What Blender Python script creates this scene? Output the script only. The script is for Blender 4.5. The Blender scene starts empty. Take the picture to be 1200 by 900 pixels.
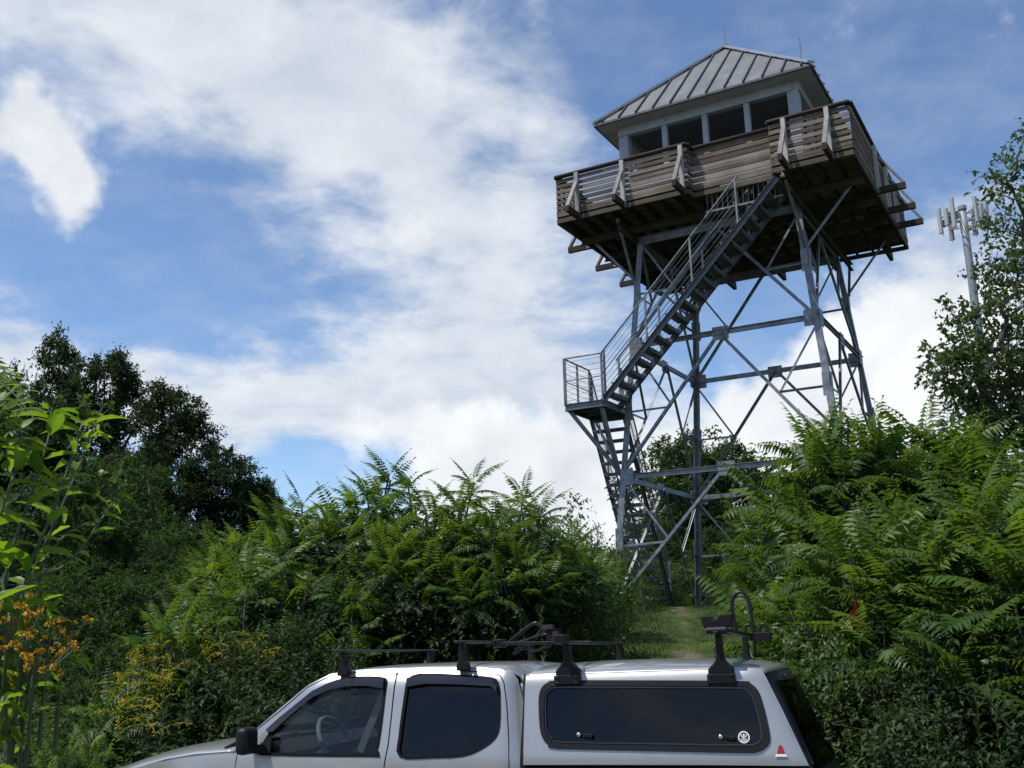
import bpy, bmesh, math, random
import numpy as np
from mathutils import Vector, Matrix
from mathutils.geometry import delaunay_2d_cdt
R = math.radians
scene = bpy.context.scene
COL = scene.collection

# ---------------------------------------------------------------- helpers
def tag(o, label=None, cat=None, group=None, kind=None):
    if label: o['label'] = label
    if cat: o['category'] = cat
    if group: o['group'] = group
    if kind: o['kind'] = kind
    return o

def empty(name, loc=(0, 0, 0), rz=0.0, **k):
    o = bpy.data.objects.new(name, None)
    COL.objects.link(o)
    o.location = loc
    o.rotation_euler = (0, 0, rz)
    o.empty_display_size = .3
    return tag(o, **k)

def copy_tree(o, parent=None):
    c = o.copy()
    COL.objects.link(c)
    if parent is not None: c.parent = parent
    for ch in list(o.children): copy_tree(ch, c)
    return c

def unit(v):
    v = np.asarray(v, float)
    return v / (np.linalg.norm(v) + 1e-12)

class MB:
    """collects shapes, links them as one mesh object"""
    def __init__(s): s.v = []; s.f = []
    def add(s, vs, fs):
        n = len(s.v)
        s.v += [tuple(map(float, p)) for p in vs]
        s.f += [tuple(i + n for i in f) for f in fs]
    def box(s, c, size, rot=None):
        h = np.array(size) / 2.0
        P = np.array([(x, y, z) for x in (-1, 1) for y in (-1, 1) for z in (-1, 1)]) * h
        if rot is not None: P = P @ np.asarray(rot)
        s.add(P + np.array(c), [(0, 1, 3, 2), (4, 6, 7, 5), (0, 4, 5, 1), (2, 3, 7, 6), (0, 2, 6, 4), (1, 5, 7, 3)])
    def frame(s, a, b, side):
        d = unit(np.array(b, float) - np.array(a, float))
        side = np.array(side, float)
        x = side - d * (side @ d)
        if np.linalg.norm(x) < 1e-4:
            side = np.array((1., .3, .2)); x = side - d * (side @ d)
        x = unit(x)
        return d, x, np.cross(d, x)
    def prof(s, a, b, prof, side=(0, 0, 1)):
        """extrude a closed 2-D profile from a to b; profile x is along 'side'"""
        a = np.array(a, float); b = np.array(b, float)
        d, x, y = s.frame(a, b, side)
        n = len(prof)
        vs = [a + x * p + y * q for p, q in prof] + [b + x * p + y * q for p, q in prof]
        fs = [(i, (i + 1) % n, n + (i + 1) % n, n + i) for i in range(n)]
        fs += [tuple(range(n - 1, -1, -1)), tuple(range(n, 2 * n))]
        s.add(vs, fs)
    def bar(s, a, b, w, h, side=(0, 0, 1)):
        """rectangular bar; h along 'side', w across"""
        s.prof(a, b, [(-h / 2, -w / 2), (h / 2, -w / 2), (h / 2, w / 2), (-h / 2, w / 2)], side)
    def angle(s, a, b, w, t, side=(0, 0, 1)):
        """steel angle section"""
        s.prof(a, b, [(0, 0), (w, 0), (w, t), (t, t), (t, w), (0, w)], side)
    def chan(s, a, b, h, w, t, side=(0, 0, 1)):
        s.prof(a, b, [(-h/2, 0), (-h/2, w), (-h/2 + t, w), (-h/2 + t, t), (h/2 - t, t), (h/2 - t, w), (h/2, w), (h/2, 0)], side)
    def tube(s, pts, r, n=8, cap=True):
        pts = [np.array(p, float) for p in pts]
        m = len(pts)
        rs = r if hasattr(r, '__len__') else [r] * m
        T = [unit(pts[min(i + 1, m - 1)] - pts[max(i - 1, 0)]) for i in range(m)]
        x = np.array((0, 0, 1.)) if abs(T[0][2]) < .9 else np.array((1., 0, 0))
        vs = []
        for i in range(m):
            x = unit(x - T[i] * (x @ T[i])); y = np.cross(T[i], x)
            for k in range(n):
                a = 2 * math.pi * k / n
                vs.append(pts[i] + rs[i] * (x * math.cos(a) + y * math.sin(a)))
        fs = [(i * n + k, i * n + (k + 1) % n, (i + 1) * n + (k + 1) % n, (i + 1) * n + k) for i in range(m - 1) for k in range(n)]
        if cap: fs += [tuple(range(n - 1, -1, -1)), tuple((m - 1) * n + k for k in range(n))]
        s.add(vs, fs)
    def poly(s, pts, ext):
        """prism: polygon pts swept by vector ext"""
        n = len(pts); e = np.array(ext, float)
        vs = [np.array(p, float) for p in pts] + [np.array(p, float) + e for p in pts]
        s.add(vs, [tuple(range(n - 1, -1, -1)), tuple(range(n, 2 * n))] + [(i, (i + 1) % n, n + (i + 1) % n, n + i) for i in range(n)])
    def build(s, name, mat, parent=None, smooth=False, bevel=0, solid=0, seg=2, fix=True):
        me = bpy.data.meshes.new(name)
        me.from_pydata(s.v, [], s.f)
        if fix:
            bm = bmesh.new(); bm.from_mesh(me)
            bmesh.ops.recalc_face_normals(bm, faces=bm.faces)
            bm.to_mesh(me); bm.free()
        me.materials.append(mat)
        if smooth: me.shade_smooth()
        o = bpy.data.objects.new(name, me)
        COL.objects.link(o)
        if parent is not None: o.parent = parent
        if solid:
            md = o.modifiers.new('solid', 'SOLIDIFY'); md.thickness = solid; md.offset = -1
        if bevel:
            md = o.modifiers.new('bevel', 'BEVEL'); md.width = bevel; md.segments = seg; md.limit_method = 'ANGLE'
            md.angle_limit = R(35)
        return o

# ---------------------------------------------------------------- materials
def newmat(name):
    m = bpy.data.materials.new(name); m.use_nodes = True
    nt = m.node_tree
    for n in list(nt.nodes): nt.nodes.remove(n)
    out = nt.nodes.new('ShaderNodeOutputMaterial')
    return m, nt, out
def N(nt, t, **kw):
    n = nt.nodes.new(t)
    for k, v in kw.items():
        if k in n.inputs.keys(): n.inputs[k].default_value = v
        else: setattr(n, k, v)
    return n
def L(nt, a, b): nt.links.new(a, b)
def ramp(nt, fac, stops):
    r = nt.nodes.new('ShaderNodeValToRGB')
    e = r.color_ramp.elements
    while len(e) < len(stops): e.new(.5)
    for i, (p, c) in enumerate(stops):
        e[i].position = p; e[i].color = (*c, 1) if len(c) == 3 else c
    L(nt, fac, r.inputs[0])
    return r
def grey(v): return (v, v, v)

def mat_basic(name, c1, c2=None, rough=.5, metal=0., scale=6., coat=0., spec=.5, bump=0., stretch=(1, 1, 1), bscale=None, detail=5):
    m, nt, out = newmat(name)
    p = N(nt, 'ShaderNodeBsdfPrincipled')
    p.inputs['Roughness'].default_value = rough
    p.inputs['Metallic'].default_value = metal
    p.inputs['Coat Weight'].default_value = coat
    p.inputs['Coat Roughness'].default_value = .04
    p.inputs['Specular IOR Level'].default_value = spec
    tc = N(nt, 'ShaderNodeTexCoord')
    mp = N(nt, 'ShaderNodeMapping'); mp.inputs['Scale'].default_value = stretch
    L(nt, tc.outputs['Object'], mp.inputs[0])
    if c2 is not None:
        no = N(nt, 'ShaderNodeTexNoise'); no.inputs['Scale'].default_value = scale; no.inputs['Detail'].default_value = detail
        no.inputs['Roughness'].default_value = .65
        L(nt, mp.outputs[0], no.inputs[0])
        r = ramp(nt, no.outputs[0], [(.32, c1), (.68, c2)])
        L(nt, r.outputs[0], p.inputs['Base Color'])
    else:
        p.inputs['Base Color'].default_value = (*c1, 1)
    if bump:
        n2 = N(nt, 'ShaderNodeTexNoise'); n2.inputs['Scale'].default_value = bscale or scale * 4; n2.inputs['Detail'].default_value = 4
        L(nt, mp.outputs[0], n2.inputs[0])
        b = N(nt, 'ShaderNodeBump'); b.inputs['Strength'].default_value = bump; b.inputs['Distance'].default_value = .02
        L(nt, n2.outputs[0], b.inputs['Height']); L(nt, b.outputs[0], p.inputs['Normal'])
    L(nt, p.outputs[0], out.inputs[0])
    return m

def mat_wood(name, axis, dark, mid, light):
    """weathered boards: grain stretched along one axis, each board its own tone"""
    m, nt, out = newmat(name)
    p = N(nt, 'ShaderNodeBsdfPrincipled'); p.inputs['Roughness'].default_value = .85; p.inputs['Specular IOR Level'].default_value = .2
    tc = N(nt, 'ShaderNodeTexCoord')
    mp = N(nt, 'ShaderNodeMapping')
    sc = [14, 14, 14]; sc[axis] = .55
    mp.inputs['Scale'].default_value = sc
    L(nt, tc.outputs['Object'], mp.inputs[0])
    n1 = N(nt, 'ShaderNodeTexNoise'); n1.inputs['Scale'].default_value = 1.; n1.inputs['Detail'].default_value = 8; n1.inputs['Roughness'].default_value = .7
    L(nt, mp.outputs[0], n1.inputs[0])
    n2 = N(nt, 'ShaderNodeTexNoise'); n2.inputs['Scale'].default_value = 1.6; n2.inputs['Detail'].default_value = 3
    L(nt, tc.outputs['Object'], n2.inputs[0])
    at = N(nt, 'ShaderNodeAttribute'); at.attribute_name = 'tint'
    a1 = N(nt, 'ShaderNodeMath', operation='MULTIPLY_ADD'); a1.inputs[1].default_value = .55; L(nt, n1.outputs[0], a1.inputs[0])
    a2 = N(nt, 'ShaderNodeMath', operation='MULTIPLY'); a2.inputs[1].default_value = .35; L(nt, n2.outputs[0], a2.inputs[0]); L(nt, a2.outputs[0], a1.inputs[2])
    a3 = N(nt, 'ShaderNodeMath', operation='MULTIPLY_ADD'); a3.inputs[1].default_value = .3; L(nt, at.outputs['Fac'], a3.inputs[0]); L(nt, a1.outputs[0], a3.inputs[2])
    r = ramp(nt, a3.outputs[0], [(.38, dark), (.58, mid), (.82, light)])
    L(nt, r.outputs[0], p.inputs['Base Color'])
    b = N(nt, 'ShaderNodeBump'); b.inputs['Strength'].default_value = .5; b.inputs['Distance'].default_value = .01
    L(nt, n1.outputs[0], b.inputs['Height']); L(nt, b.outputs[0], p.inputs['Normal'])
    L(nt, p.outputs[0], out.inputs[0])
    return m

def mat_glass(name, tint, rough=.015, base=.045, graz=.8):
    m, nt, out = newmat(name)
    tr = N(nt, 'ShaderNodeBsdfTransparent'); tr.inputs[0].default_value = (*tint, 1)
    gl = N(nt, 'ShaderNodeBsdfGlossy'); gl.inputs['Roughness'].default_value = rough
    lw = N(nt, 'ShaderNodeLayerWeight'); lw.inputs[0].default_value = .5
    pw = N(nt, 'ShaderNodeMath', operation='POWER'); pw.inputs[1].default_value = 4.; L(nt, lw.outputs['Facing'], pw.inputs[0])
    fr = N(nt, 'ShaderNodeMath', operation='MULTIPLY_ADD'); fr.inputs[1].default_value = graz; fr.inputs[2].default_value = base; L(nt, pw.outputs[0], fr.inputs[0])
    mx = N(nt, 'ShaderNodeMixShader')
    L(nt, fr.outputs[0], mx.inputs[0]); L(nt, tr.outputs[0], mx.inputs[1]); L(nt, gl.outputs[0], mx.inputs[2])
    L(nt, mx.outputs[0], out.inputs[0])
    return m

def mat_leaf(name, c1, c2, tr1, tr2, trans=.4, rough=.42, spec=.4):
    """leaf: each leaf its own hue (attribute tint), light passes through"""
    m, nt, out = newmat(name)
    at = N(nt, 'ShaderNodeAttribute'); at.attribute_name = 'tint'
    r1 = ramp(nt, at.outputs['Fac'], [(0., c1), (1., c2)])
    r2 = ramp(nt, at.outputs['Fac'], [(0., tr1), (1., tr2)])
    p = N(nt, 'ShaderNodeBsdfPrincipled'); p.inputs['Roughness'].default_value = rough; p.inputs['Specular IOR Level'].default_value = spec
    L(nt, r1.outputs[0], p.inputs['Base Color'])
    t = N(nt, 'ShaderNodeBsdfTranslucent'); L(nt, r2.outputs[0], t.inputs[0])
    mx = N(nt, 'ShaderNodeMixShader'); mx.inputs[0].default_value = trans
    L(nt, p.outputs[0], mx.inputs[1]); L(nt, t.outputs[0], mx.inputs[2])
    L(nt, mx.outputs[0], out.inputs[0])
    return m

M = {}
M['steel'] = mat_basic('galvanised_steel', (.10, .112, .125), (.245, .262, .28), rough=.5, metal=.35, scale=5.5, bump=.05)
M['steel_dark'] = mat_basic('stair_steel', (.085, .098, .115), (.16, .18, .205), rough=.5, metal=.35, scale=3.5)
M['tread'] = mat_basic('stair_tread', (.05, .058, .068), (.11, .12, .13), rough=.6, metal=.3, scale=6)
wd = ((.095, .075, .057), (.262, .214, .165), (.47, .405, .325))
M['wood_x'] = mat_wood('weathered_board_lengthwise', 0, *wd)
M['wood_y'] = mat_wood('weathered_board_crosswise', 1, *wd)
M['wood_z'] = mat_wood('weathered_post', 2, (.2, .19, .175), (.42, .4, .37), (.62, .6, .56))  # posts and braces paler than the boards, sunlight put into their colour
M['wood_dark'] = mat_wood('stained_joist', 1, (.042, .036, .028), (.1, .088, .07), (.18, .158, .126))  # darker wood for joists, girders and outriggers
M['cap_rail'] = mat_wood('brown_cap_rail', 0, (.055, .042, .034), (.12, .095, .08), (.2, .17, .145))
M['white_trim'] = mat_basic('painted_white_trim', (.25, .275, .295), (.34, .36, .38), rough=.6, scale=4)
M['cab_dark'] = mat_basic('cabin_interior', (.10, .105, .11), (.15, .155, .16), rough=.8)
M['roof'] = mat_basic('standing_seam_metal', (.12, .13, .134), (.205, .216, .22), rough=.5, metal=.3, scale=1.7, bump=.04, bscale=2.5)
M['hip'] = mat_basic('hip_flashing', (.36, .37, .385), (.46, .47, .48), rough=.5, metal=.3)
M['roof_rib'] = mat_basic('roof_seam', (.06, .064, .07), (.095, .1, .105), rough=.55, metal=.35)  # darker than the roof sheet, shadow of the ribs put into the colour
M['concrete'] = mat_basic('concrete', (.22, .215, .2), (.36, .35, .33), rough=.9, scale=5, bump=.2)
M['paint'] = mat_basic('silver_paint', (.43, .427, .42), (.465, .46, .452), rough=.34, metal=.5, scale=1.2, coat=.8)
M['black'] = mat_basic('black_plastic', (.005, .005, .0055), (.010, .010, .011), rough=.5, scale=20, spec=.3)
M['rubber'] = mat_basic('black_rubber', (.006, .006, .0065), rough=.7, spec=.15)
M['black_metal'] = mat_basic('black_coated_metal', (.006, .006, .007), (.013, .013, .014), rough=.35, scale=12, spec=.4)
M['visor'] = mat_basic('smoked_visor', (.010, .008, .010), rough=.09, spec=.6, coat=.6)
M['glass'] = mat_glass('car_glass', (.5, .55, .53))
M['tint'] = mat_glass('dark_tinted_glass', (.03, .035, .042), base=.042)
M['rear_glass'] = mat_glass('rear_cap_glass', (.03, .036, .036), rough=.08, base=.03, graz=.22)
M['interior'] = mat_basic('grey_upholstery', (.05, .05, .05), (.085, .083, .08), rough=.9, scale=30)
M['trim_grey'] = mat_basic('light_grey_trim', (.3, .3, .29), rough=.7)
M['white'] = mat_basic('white_decal', (.8, .8, .8), rough=.5)
M['red'] = mat_basic('red_badge', (.35, .015, .02), rough=.35)
M['chrome'] = mat_basic('bright_metal', (.75, .75, .76), rough=.15, metal=1.)
M['brown_pad'] = mat_basic('brown_pad', (.03, .022, .018), (.05, .035, .028), rough=.7, scale=20)
M['mast'] = mat_basic('grey_mast', (.2, .22, .24), (.3, .32, .335), rough=.5, metal=.2, scale=.6)
M['antenna'] = mat_basic('antenna_grey', (.36, .37, .37), rough=.5)

# ---------------------------------------------------------------- camera
CAMF, CP, CR = 1200.0, R(13.34), R(-1.39)
def cam_axes():
    f = np.array((0, math.cos(CP), math.sin(CP))); u = np.array((0, -math.sin(CP), math.cos(CP))); x = np.array((1., 0, 0))
    return math.cos(CR) * x + math.sin(CR) * u, -math.sin(CR) * x + math.cos(CR) * u, f
CX, CU, CF = cam_axes()
cam = bpy.data.cameras.new('camera')
cam.sensor_width = 36.0; cam.lens = 36.0 * CAMF / 1200.0
cam.clip_start = .05; cam.clip_end = 20000
camo = bpy.data.objects.new('camera', cam)
COL.objects.link(camo)
camo.matrix_world = Matrix(((CX[0], CU[0], -CF[0], 0), (CX[1], CU[1], -CF[1], 0), (CX[2], CU[2], -CF[2], 0), (0, 0, 0, 1)))
scene.camera = camo
def at(px, py, d):
    """world point seen at pixel (px,py) of the 1200x900 photo, at distance y=d"""
    r = CF + CX * (px - 600) / CAMF + CU * (450 - py) / CAMF
    return r * d / r[1]

# ---------------------------------------------------------------- ground
def sst(a, b, x):
    t = np.clip((x - a) / (b - a), 0, 1)
    return t * t * (3 - 2 * t)
def ground_z(x, y):
    x = np.asarray(x, float); y = np.asarray(y, float)
    z = -1.9 + .02 * np.clip(x, -6, 6) + 2.06 * sst(8.6, 21.5, y)
    z = z - .05 * np.clip(-x - 5, 0, 60) * sst(6, 16, y) - .03 * np.clip(x - 16, 0, 60)
    far = np.clip(np.hypot(x * .8, y) - 30, 0, None)
    z = z - 26 * (1 - np.exp(-(far / 70) ** 1.5))
    z = z - .04 * np.clip(-y - 4, 0, 80)
    w = sst(8.2, 10, y) 
    z = z + w * (.07 * np.sin(x * 1.3 + y * .7) + .05 * np.sin(x * .6 - y * 1.7 + 1))
    return z
def build_ground():
    t = np.linspace(-1, 1, 221)
    c = 4500 * np.sinh(t * 7.0) / math.sinh(7.0)
    xs = c; ys = c + 12
    X, Y = np.meshgrid(xs, ys)
    Z = ground_z(X, Y)
    n = len(xs)
    me = bpy.data.meshes.new('ground')
    V = np.stack([X, Y, Z], -1).reshape(-1, 3)
    i = np.arange(n - 1)
    a = (i[:, None] * n + i[None, :]).ravel()
    F = np.stack([a, a + 1, a + n + 1, a + n], 1)
    me.from_pydata(V.tolist(), [], F.tolist())
    me.shade_smooth()
    m, nt, out = newmat('grassy_ground')
    p = N(nt, 'ShaderNodeBsdfPrincipled'); p.inputs['Roughness'].default_value = .95; p.inputs['Specular IOR Level'].default_value = .1
    g = N(nt, 'ShaderNodeNewGeometry')
    def noise(s, d=6):
        q = N(nt, 'ShaderNodeTexNoise'); q.inputs['Scale'].default_value = s; q.inputs['Detail'].default_value = d
        L(nt, g.outputs['Position'], q.inputs[0]); return q
    n1, n2, n3 = noise(3.2), noise(.55, 4), noise(30, 3)
    gr = ramp(nt, n1.outputs[0], [(.3, (.022, .042, .011)), (.7, (.066, .096, .024))])
    di = ramp(nt, n1.outputs[0], [(.3, (.095, .068, .045)), (.7, (.2, .16, .115))])
    gv = ramp(nt, n3.outputs[0], [(.3, (.11, .105, .1)), (.7, (.25, .24, .22))])
    # worn path: distance from the line x = .16 y + .3
    sp = N(nt, 'ShaderNodeSeparateXYZ'); L(nt, g.outputs['Position'], sp.inputs[0])
    m1 = N(nt, 'ShaderNodeMath', operation='MULTIPLY_ADD'); m1.inputs[1].default_value = -.145; m1.inputs[2].default_value = -.25
    L(nt, sp.outputs['Y'], m1.inputs[0])
    m2 = N(nt, 'ShaderNodeMath', operation='ADD'); L(nt, sp.outputs['X'], m2.inputs[0]); L(nt, m1.outputs[0], m2.inputs[1])
    m3 = N(nt, 'ShaderNodeMath', operation='ABSOLUTE'); L(nt, m2.outputs[0], m3.inputs[0])
    m4 = N(nt, 'ShaderNodeMath', operation='MULTIPLY_ADD'); m4.inputs[1].default_value = -.55; m4.inputs[2].default_value = .42
    L(nt, m3.outputs[0], m4.inputs[0])
    m5 = N(nt, 'ShaderNodeMath', operation='ADD'); L(nt, m4.outputs[0], m5.inputs[0]); L(nt, n2.outputs[0], m5.inputs[1])
    mr = N(nt, 'ShaderNodeMapRange'); mr.inputs[1].default_value = .83; mr.inputs[2].default_value = 1.02; L(nt, m5.outputs[0], mr.inputs[0])
    mx = N(nt, 'ShaderNodeMix', data_type='RGBA'); L(nt, mr.outputs[0], mx.inputs[0]); L(nt, gr.outputs[0], mx.inputs[6]); L(nt, di.outputs[0], mx.inputs[7])
    # gravel lot in front
    m6 = N(nt, 'ShaderNodeMath', operation='MULTIPLY_ADD'); m6.inputs[1].default_value = 1.5; L(nt, n2.outputs[0], m6.inputs[0]); L(nt, sp.outputs['Y'], m6.inputs[2])
    mr2 = N(nt, 'ShaderNodeMapRange'); mr2.inputs[1].default_value = 9.3; mr2.inputs[2].default_value = 8.7; L(nt, m6.outputs[0], mr2.inputs[0])
    mx2 = N(nt, 'ShaderNodeMix', data_type='RGBA'); L(nt, mr2.outputs[0], mx2.inputs[0]); L(nt, mx.outputs[2], mx2.inputs[6]); L(nt, gv.outputs[0], mx2.inputs[7])
    L(nt, mx2.outputs[2], p.inputs['Base Color'])
    b = N(nt, 'ShaderNodeBump'); b.inputs['Strength'].default_value = .6; b.inputs['Distance'].default_value = .05
    L(nt, n3.outputs[0], b.inputs['Height']); L(nt, b.outputs[0], p.inputs['Normal'])
    L(nt, p.outputs[0], out.inputs[0])
    me.materials.append(m)
    o = bpy.data.objects.new('ground', me); COL.objects.link(o)
    tag(o, 'grassy ground rising to the tower with a worn dirt path', 'ground', kind='structure')
build_ground()
# ---------------------------------------------------------------- sky and sun
SUN_AZ, SUN_EL = R(-110), R(62)      # azimuth from +y (view direction) towards +x; the sun is on the left
sd = np.array((math.sin(SUN_AZ) * math.cos(SUN_EL), math.cos(SUN_AZ) * math.cos(SUN_EL), math.sin(SUN_EL)))
sun = bpy.data.lights.new('sun', 'SUN'); sun.energy = 4.2; sun.angle = R(.53); sun.color = (1, .955, .88)
so = bpy.data.objects.new('sun', sun); COL.objects.link(so)
so.rotation_euler = Vector(sd).to_track_quat('Z', 'Y').to_euler()
so.location = tuple(sd * 60)

def build_world():
    w = bpy.data.worlds.new('World'); scene.world = w; w.use_nodes = True
    nt = w.node_tree
    for n in list(nt.nodes): nt.nodes.remove(n)
    out = N(nt, 'ShaderNodeOutputWorld')
    sky = N(nt, 'ShaderNodeTexSky'); sky.sky_type = 'NISHITA'; sky.sun_disc = False
    sky.sun_elevation = SUN_EL; sky.sun_rotation = SUN_AZ % (2 * math.pi)
    sky.altitude = 1300; sky.air_density = 1.0; sky.dust_density = .6; sky.ozone_density = 1.2
    geo = N(nt, 'ShaderNodeTexCoord')
    D = geo.outputs['Generated']
    sep = N(nt, 'ShaderNodeSeparateXYZ'); L(nt, D, sep.inputs[0])
    def math_(op, a, b=None, c=None):
        n = N(nt, 'ShaderNodeMath', operation=op)
        for i, v in enumerate((a, b, c)):
            if v is None: continue
            if isinstance(v, (int, float)): n.inputs[i].default_value = v
            else: L(nt, v, n.inputs[i])
        return n.outputs[0]
    def vm(op, a, b):
        n = N(nt, 'ShaderNodeVectorMath', operation=op)
        for i, v in enumerate((a, b)):
            if isinstance(v, tuple): n.inputs[i].default_value = v
            else: L(nt, v, n.inputs[i])
        return n
    def noise(vec, s, d=8, rough=.55, dist=0., lac=2.):
        q = N(nt, 'ShaderNodeTexNoise'); q.inputs['Scale'].default_value = s; q.inputs['Detail'].default_value = d
        q.inputs['Roughness'].default_value = rough; q.inputs['Distortion'].default_value = dist; q.inputs['Lacunarity'].default_value = lac
        L(nt, vec, q.inputs[0]); return q.outputs[0]
    # cloud layer coordinates: direction projected on a flat layer overhead
    zc = math_('ADD', math_('MAXIMUM', sep.outputs['Z'], 0.), .16)
    lay = N(nt, 'ShaderNodeCombineXYZ'); L(nt, math_('DIVIDE', sep.outputs['X'], zc), lay.inputs[0]); L(nt, math_('DIVIDE', sep.outputs['Y'], zc), lay.inputs[1])
    wisp = noise(lay.outputs[0], 1.5, 9, .6, .35)
    fine = noise(lay.outputs[0], 5.5, 6, .62, .2)
    puff = noise(D, 5.5, 10, .56, .15)
    puff2 = noise(D, 15., 8, .6)
    # directions warped a little so that no bank has a smooth rim
    wn = N(nt, 'ShaderNodeTexNoise'); wn.inputs['Scale'].default_value = 4.5; wn.inputs['Detail'].default_value = 5; L(nt, D, wn.inputs[0])
    wv = vm('SUBTRACT', wn.outputs['Color'], (.5, .5, .5)); wv2 = N(nt, 'ShaderNodeVectorMath', operation='SCALE'); L(nt, wv.outputs[0], wv2.inputs[0]); wv2.inputs['Scale'].default_value = .16
    wm = N(nt, 'ShaderNodeTexNoise'); wm.inputs['Scale'].default_value = 17.; wm.inputs['Detail'].default_value = 4; L(nt, D, wm.inputs[0])
    wk = vm('SUBTRACT', wm.outputs['Color'], (.5, .5, .5)); wk2 = N(nt, 'ShaderNodeVectorMath', operation='SCALE'); L(nt, wk.outputs[0], wk2.inputs[0]); wk2.inputs['Scale'].default_value = .055
    Dw = vm('ADD', vm('ADD', D, wv2.outputs[0]).outputs[0], wk2.outputs[0]).outputs[0]
    def mr(x, a, b, c=0., d=1., smooth=True):
        n = N(nt, 'ShaderNodeMapRange'); n.interpolation_type = 'SMOOTHSTEP' if smooth else 'LINEAR'
        n.inputs[1].default_value = a; n.inputs[2].default_value = b; n.inputs[3].default_value = c; n.inputs[4].default_value = d
        L(nt, x, n.inputs[0]); return n.outputs[0]
    def bank(px, py, ax, ay, rot, soft=1.):
        """elliptical cloud bank around the direction of photo pixel (px,py); half sizes ax, ay in radians/1200px"""
        c = unit(at(px, py, 1.0))
        x = unit(np.cross(c, (0, 0, 1.))); y = np.cross(x, c)
        cr, sr = math.cos(R(rot)), math.sin(R(rot))
        e1 = (x * cr + y * sr) * 1200. / ax; e2 = (-x * sr + y * cr) * 1200. / ay
        rel = vm('SUBTRACT', Dw, tuple(c)).outputs[0]
        a = vm('DOT_PRODUCT', rel, tuple(e1)).outputs['Value']; b = vm('DOT_PRODUCT', rel, tuple(e2)).outputs['Value']
        q = math_('ADD', math_('MULTIPLY', a, a), math_('MULTIPLY', b, b))
        g = math_('EXPONENT', math_('MULTIPLY', q, -1.))
        fr = vm('DOT_PRODUCT', D, tuple(c)).outputs['Value']
        return math_('MULTIPLY', g, math_('GREATER_THAN', fr, .2))
    def total(L_):
        s = None
        for wgt, b in L_:
            t = math_('MULTIPLY', b, wgt)
            s = t if s is None else math_('ADD', s, t)
        return s
    high = total(CLOUDS_HIGH(bank)); low = total(CLOUDS_LOW(bank)); clear = total(CLOUDS_CLEAR(bank))
    # thin high sheet
    hd = math_('ADD', math_('MULTIPLY_ADD', wisp, 2.3, -1.15), math_('MULTIPLY_ADD', fine, 1.7, -.85))
    back = mr(sep.outputs['Y'], .15, -.25)
    hd = math_('SUBTRACT', math_('ADD', math_('ADD', hd, high), math_('MULTIPLY', back, .24)), clear)
    ha = math_('MAXIMUM', mr(hd, -.05, 1.15), math_('MULTIPLY_ADD', fine, .55, -.22))
    # cumulus banks
    ld = math_('ADD', math_('MULTIPLY_ADD', puff, 2.0, -1.0), math_('MULTIPLY_ADD', puff2, 1.0, -.5))
    ld = math_('ADD', ld, low)
    la = mr(ld, .24, .78)
    # colours: thin sheet a little grey, cumulus with grey hollows
    shade = math_('ADD', math_('MULTIPLY', fine, .5), math_('MULTIPLY', puff, .5))
    r1 = ramp(nt, shade, [(.34, (.53, .59, .67)), (.60, (.76, .79, .83))])
    r2 = ramp(nt, math_('ADD', math_('MULTIPLY', puff2, .4), math_('MULTIPLY', noise(D, 8, 6), .6)), [(.32, (.60, .64, .70)), (.58, (.86, .88, .90))])
    tint = vm('MULTIPLY', sky.outputs[0], SKY_TINT).outputs[0]
    r1 = vm('SCALE', r1.outputs[0], (0, 0, 0)); r1.inputs['Scale'].default_value = 9.5
    r2 = vm('SCALE', r2.outputs[0], (0, 0, 0)); r2.inputs['Scale'].default_value = 9.5
    m1 = N(nt, 'ShaderNodeMix', data_type='RGBA'); L(nt, math_('MULTIPLY', ha, .92), m1.inputs[0]); L(nt, tint, m1.inputs[6]); L(nt, r1.outputs[0], m1.inputs[7])
    m2 = N(nt, 'ShaderNodeMix', data_type='RGBA'); L(nt, la, m2.inputs[0]); L(nt, m1.outputs[2], m2.inputs[6]); L(nt, r2.outputs[0], m2.inputs[7])
    bg = N(nt, 'ShaderNodeBackground'); bg.inputs[1].default_value = .12
    L(nt, m2.outputs[2], bg.inputs[0]); L(nt, bg.outputs[0], out.inputs[0])
SKY_TINT = (1.14, 1.26, 1.37)
def CLOUDS_HIGH(b):
    return [(.85, b(130, 30, 420, 120, -8)), (.72, b(420, 150, 320, 95, -36)), (.50, b(570, 280, 170, 120, -30)), (.42, b(610, 90, 150, 90, -30)),
            (.95, b(110, 445, 420, 58, -2)), (.9, b(520, 455, 330, 72, 4)), (.45, b(470, 355, 160, 55, -20)),
            (.3, b(1060, 250, 140, 60, 0)), (.45, b(1090, 310, 150, 60, 0)), (.5, b(1170, 25, 60, 40, 0)), (.35, b(830, 20, 40, 30, 40)), (.3, b(700, 190, 90, 70, -30)), (.25, b(20, 350, 100, 20, 0))]
def CLOUDS_LOW(b):
    return [(.95, b(45, 170, 75, 60, 0)), (.85, b(78, 240, 48, 62, 60)), (.7, b(640, 640, 420, 60, 0)), (.5, b(1080, 530, 200, 60, 0)), (.75, b(590, 540, 150, 85, 0)), (.8, b(680, 565, 130, 90, 0)), (.4, b(470, 500, 120, 40, 10)),
            (.85, b(1030, 425, 150, 80, 12)), (.75, b(900, 490, 120, 55, 10)), (.55, b(780, 560, 110, 80, 0)), (.45, b(1110, 350, 110, 40, 5)),
            (.35, b(470, 290, 60, 45, 30))]
def CLOUDS_CLEAR(b):
    return [(.7, b(130, 335, 230, 60, -6)), (.4, b(310, 535, 90, 34, 0)), (.75, b(880, 110, 250, 150, 0)), (.3, b(1120, 180, 110, 60, 0)), (.35, b(180, 225, 90, 50, -20)), (.55, b(880, 385, 110, 60, 0)), (.3, b(600, 482, 30, 20, 0))]
build_world()

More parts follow.
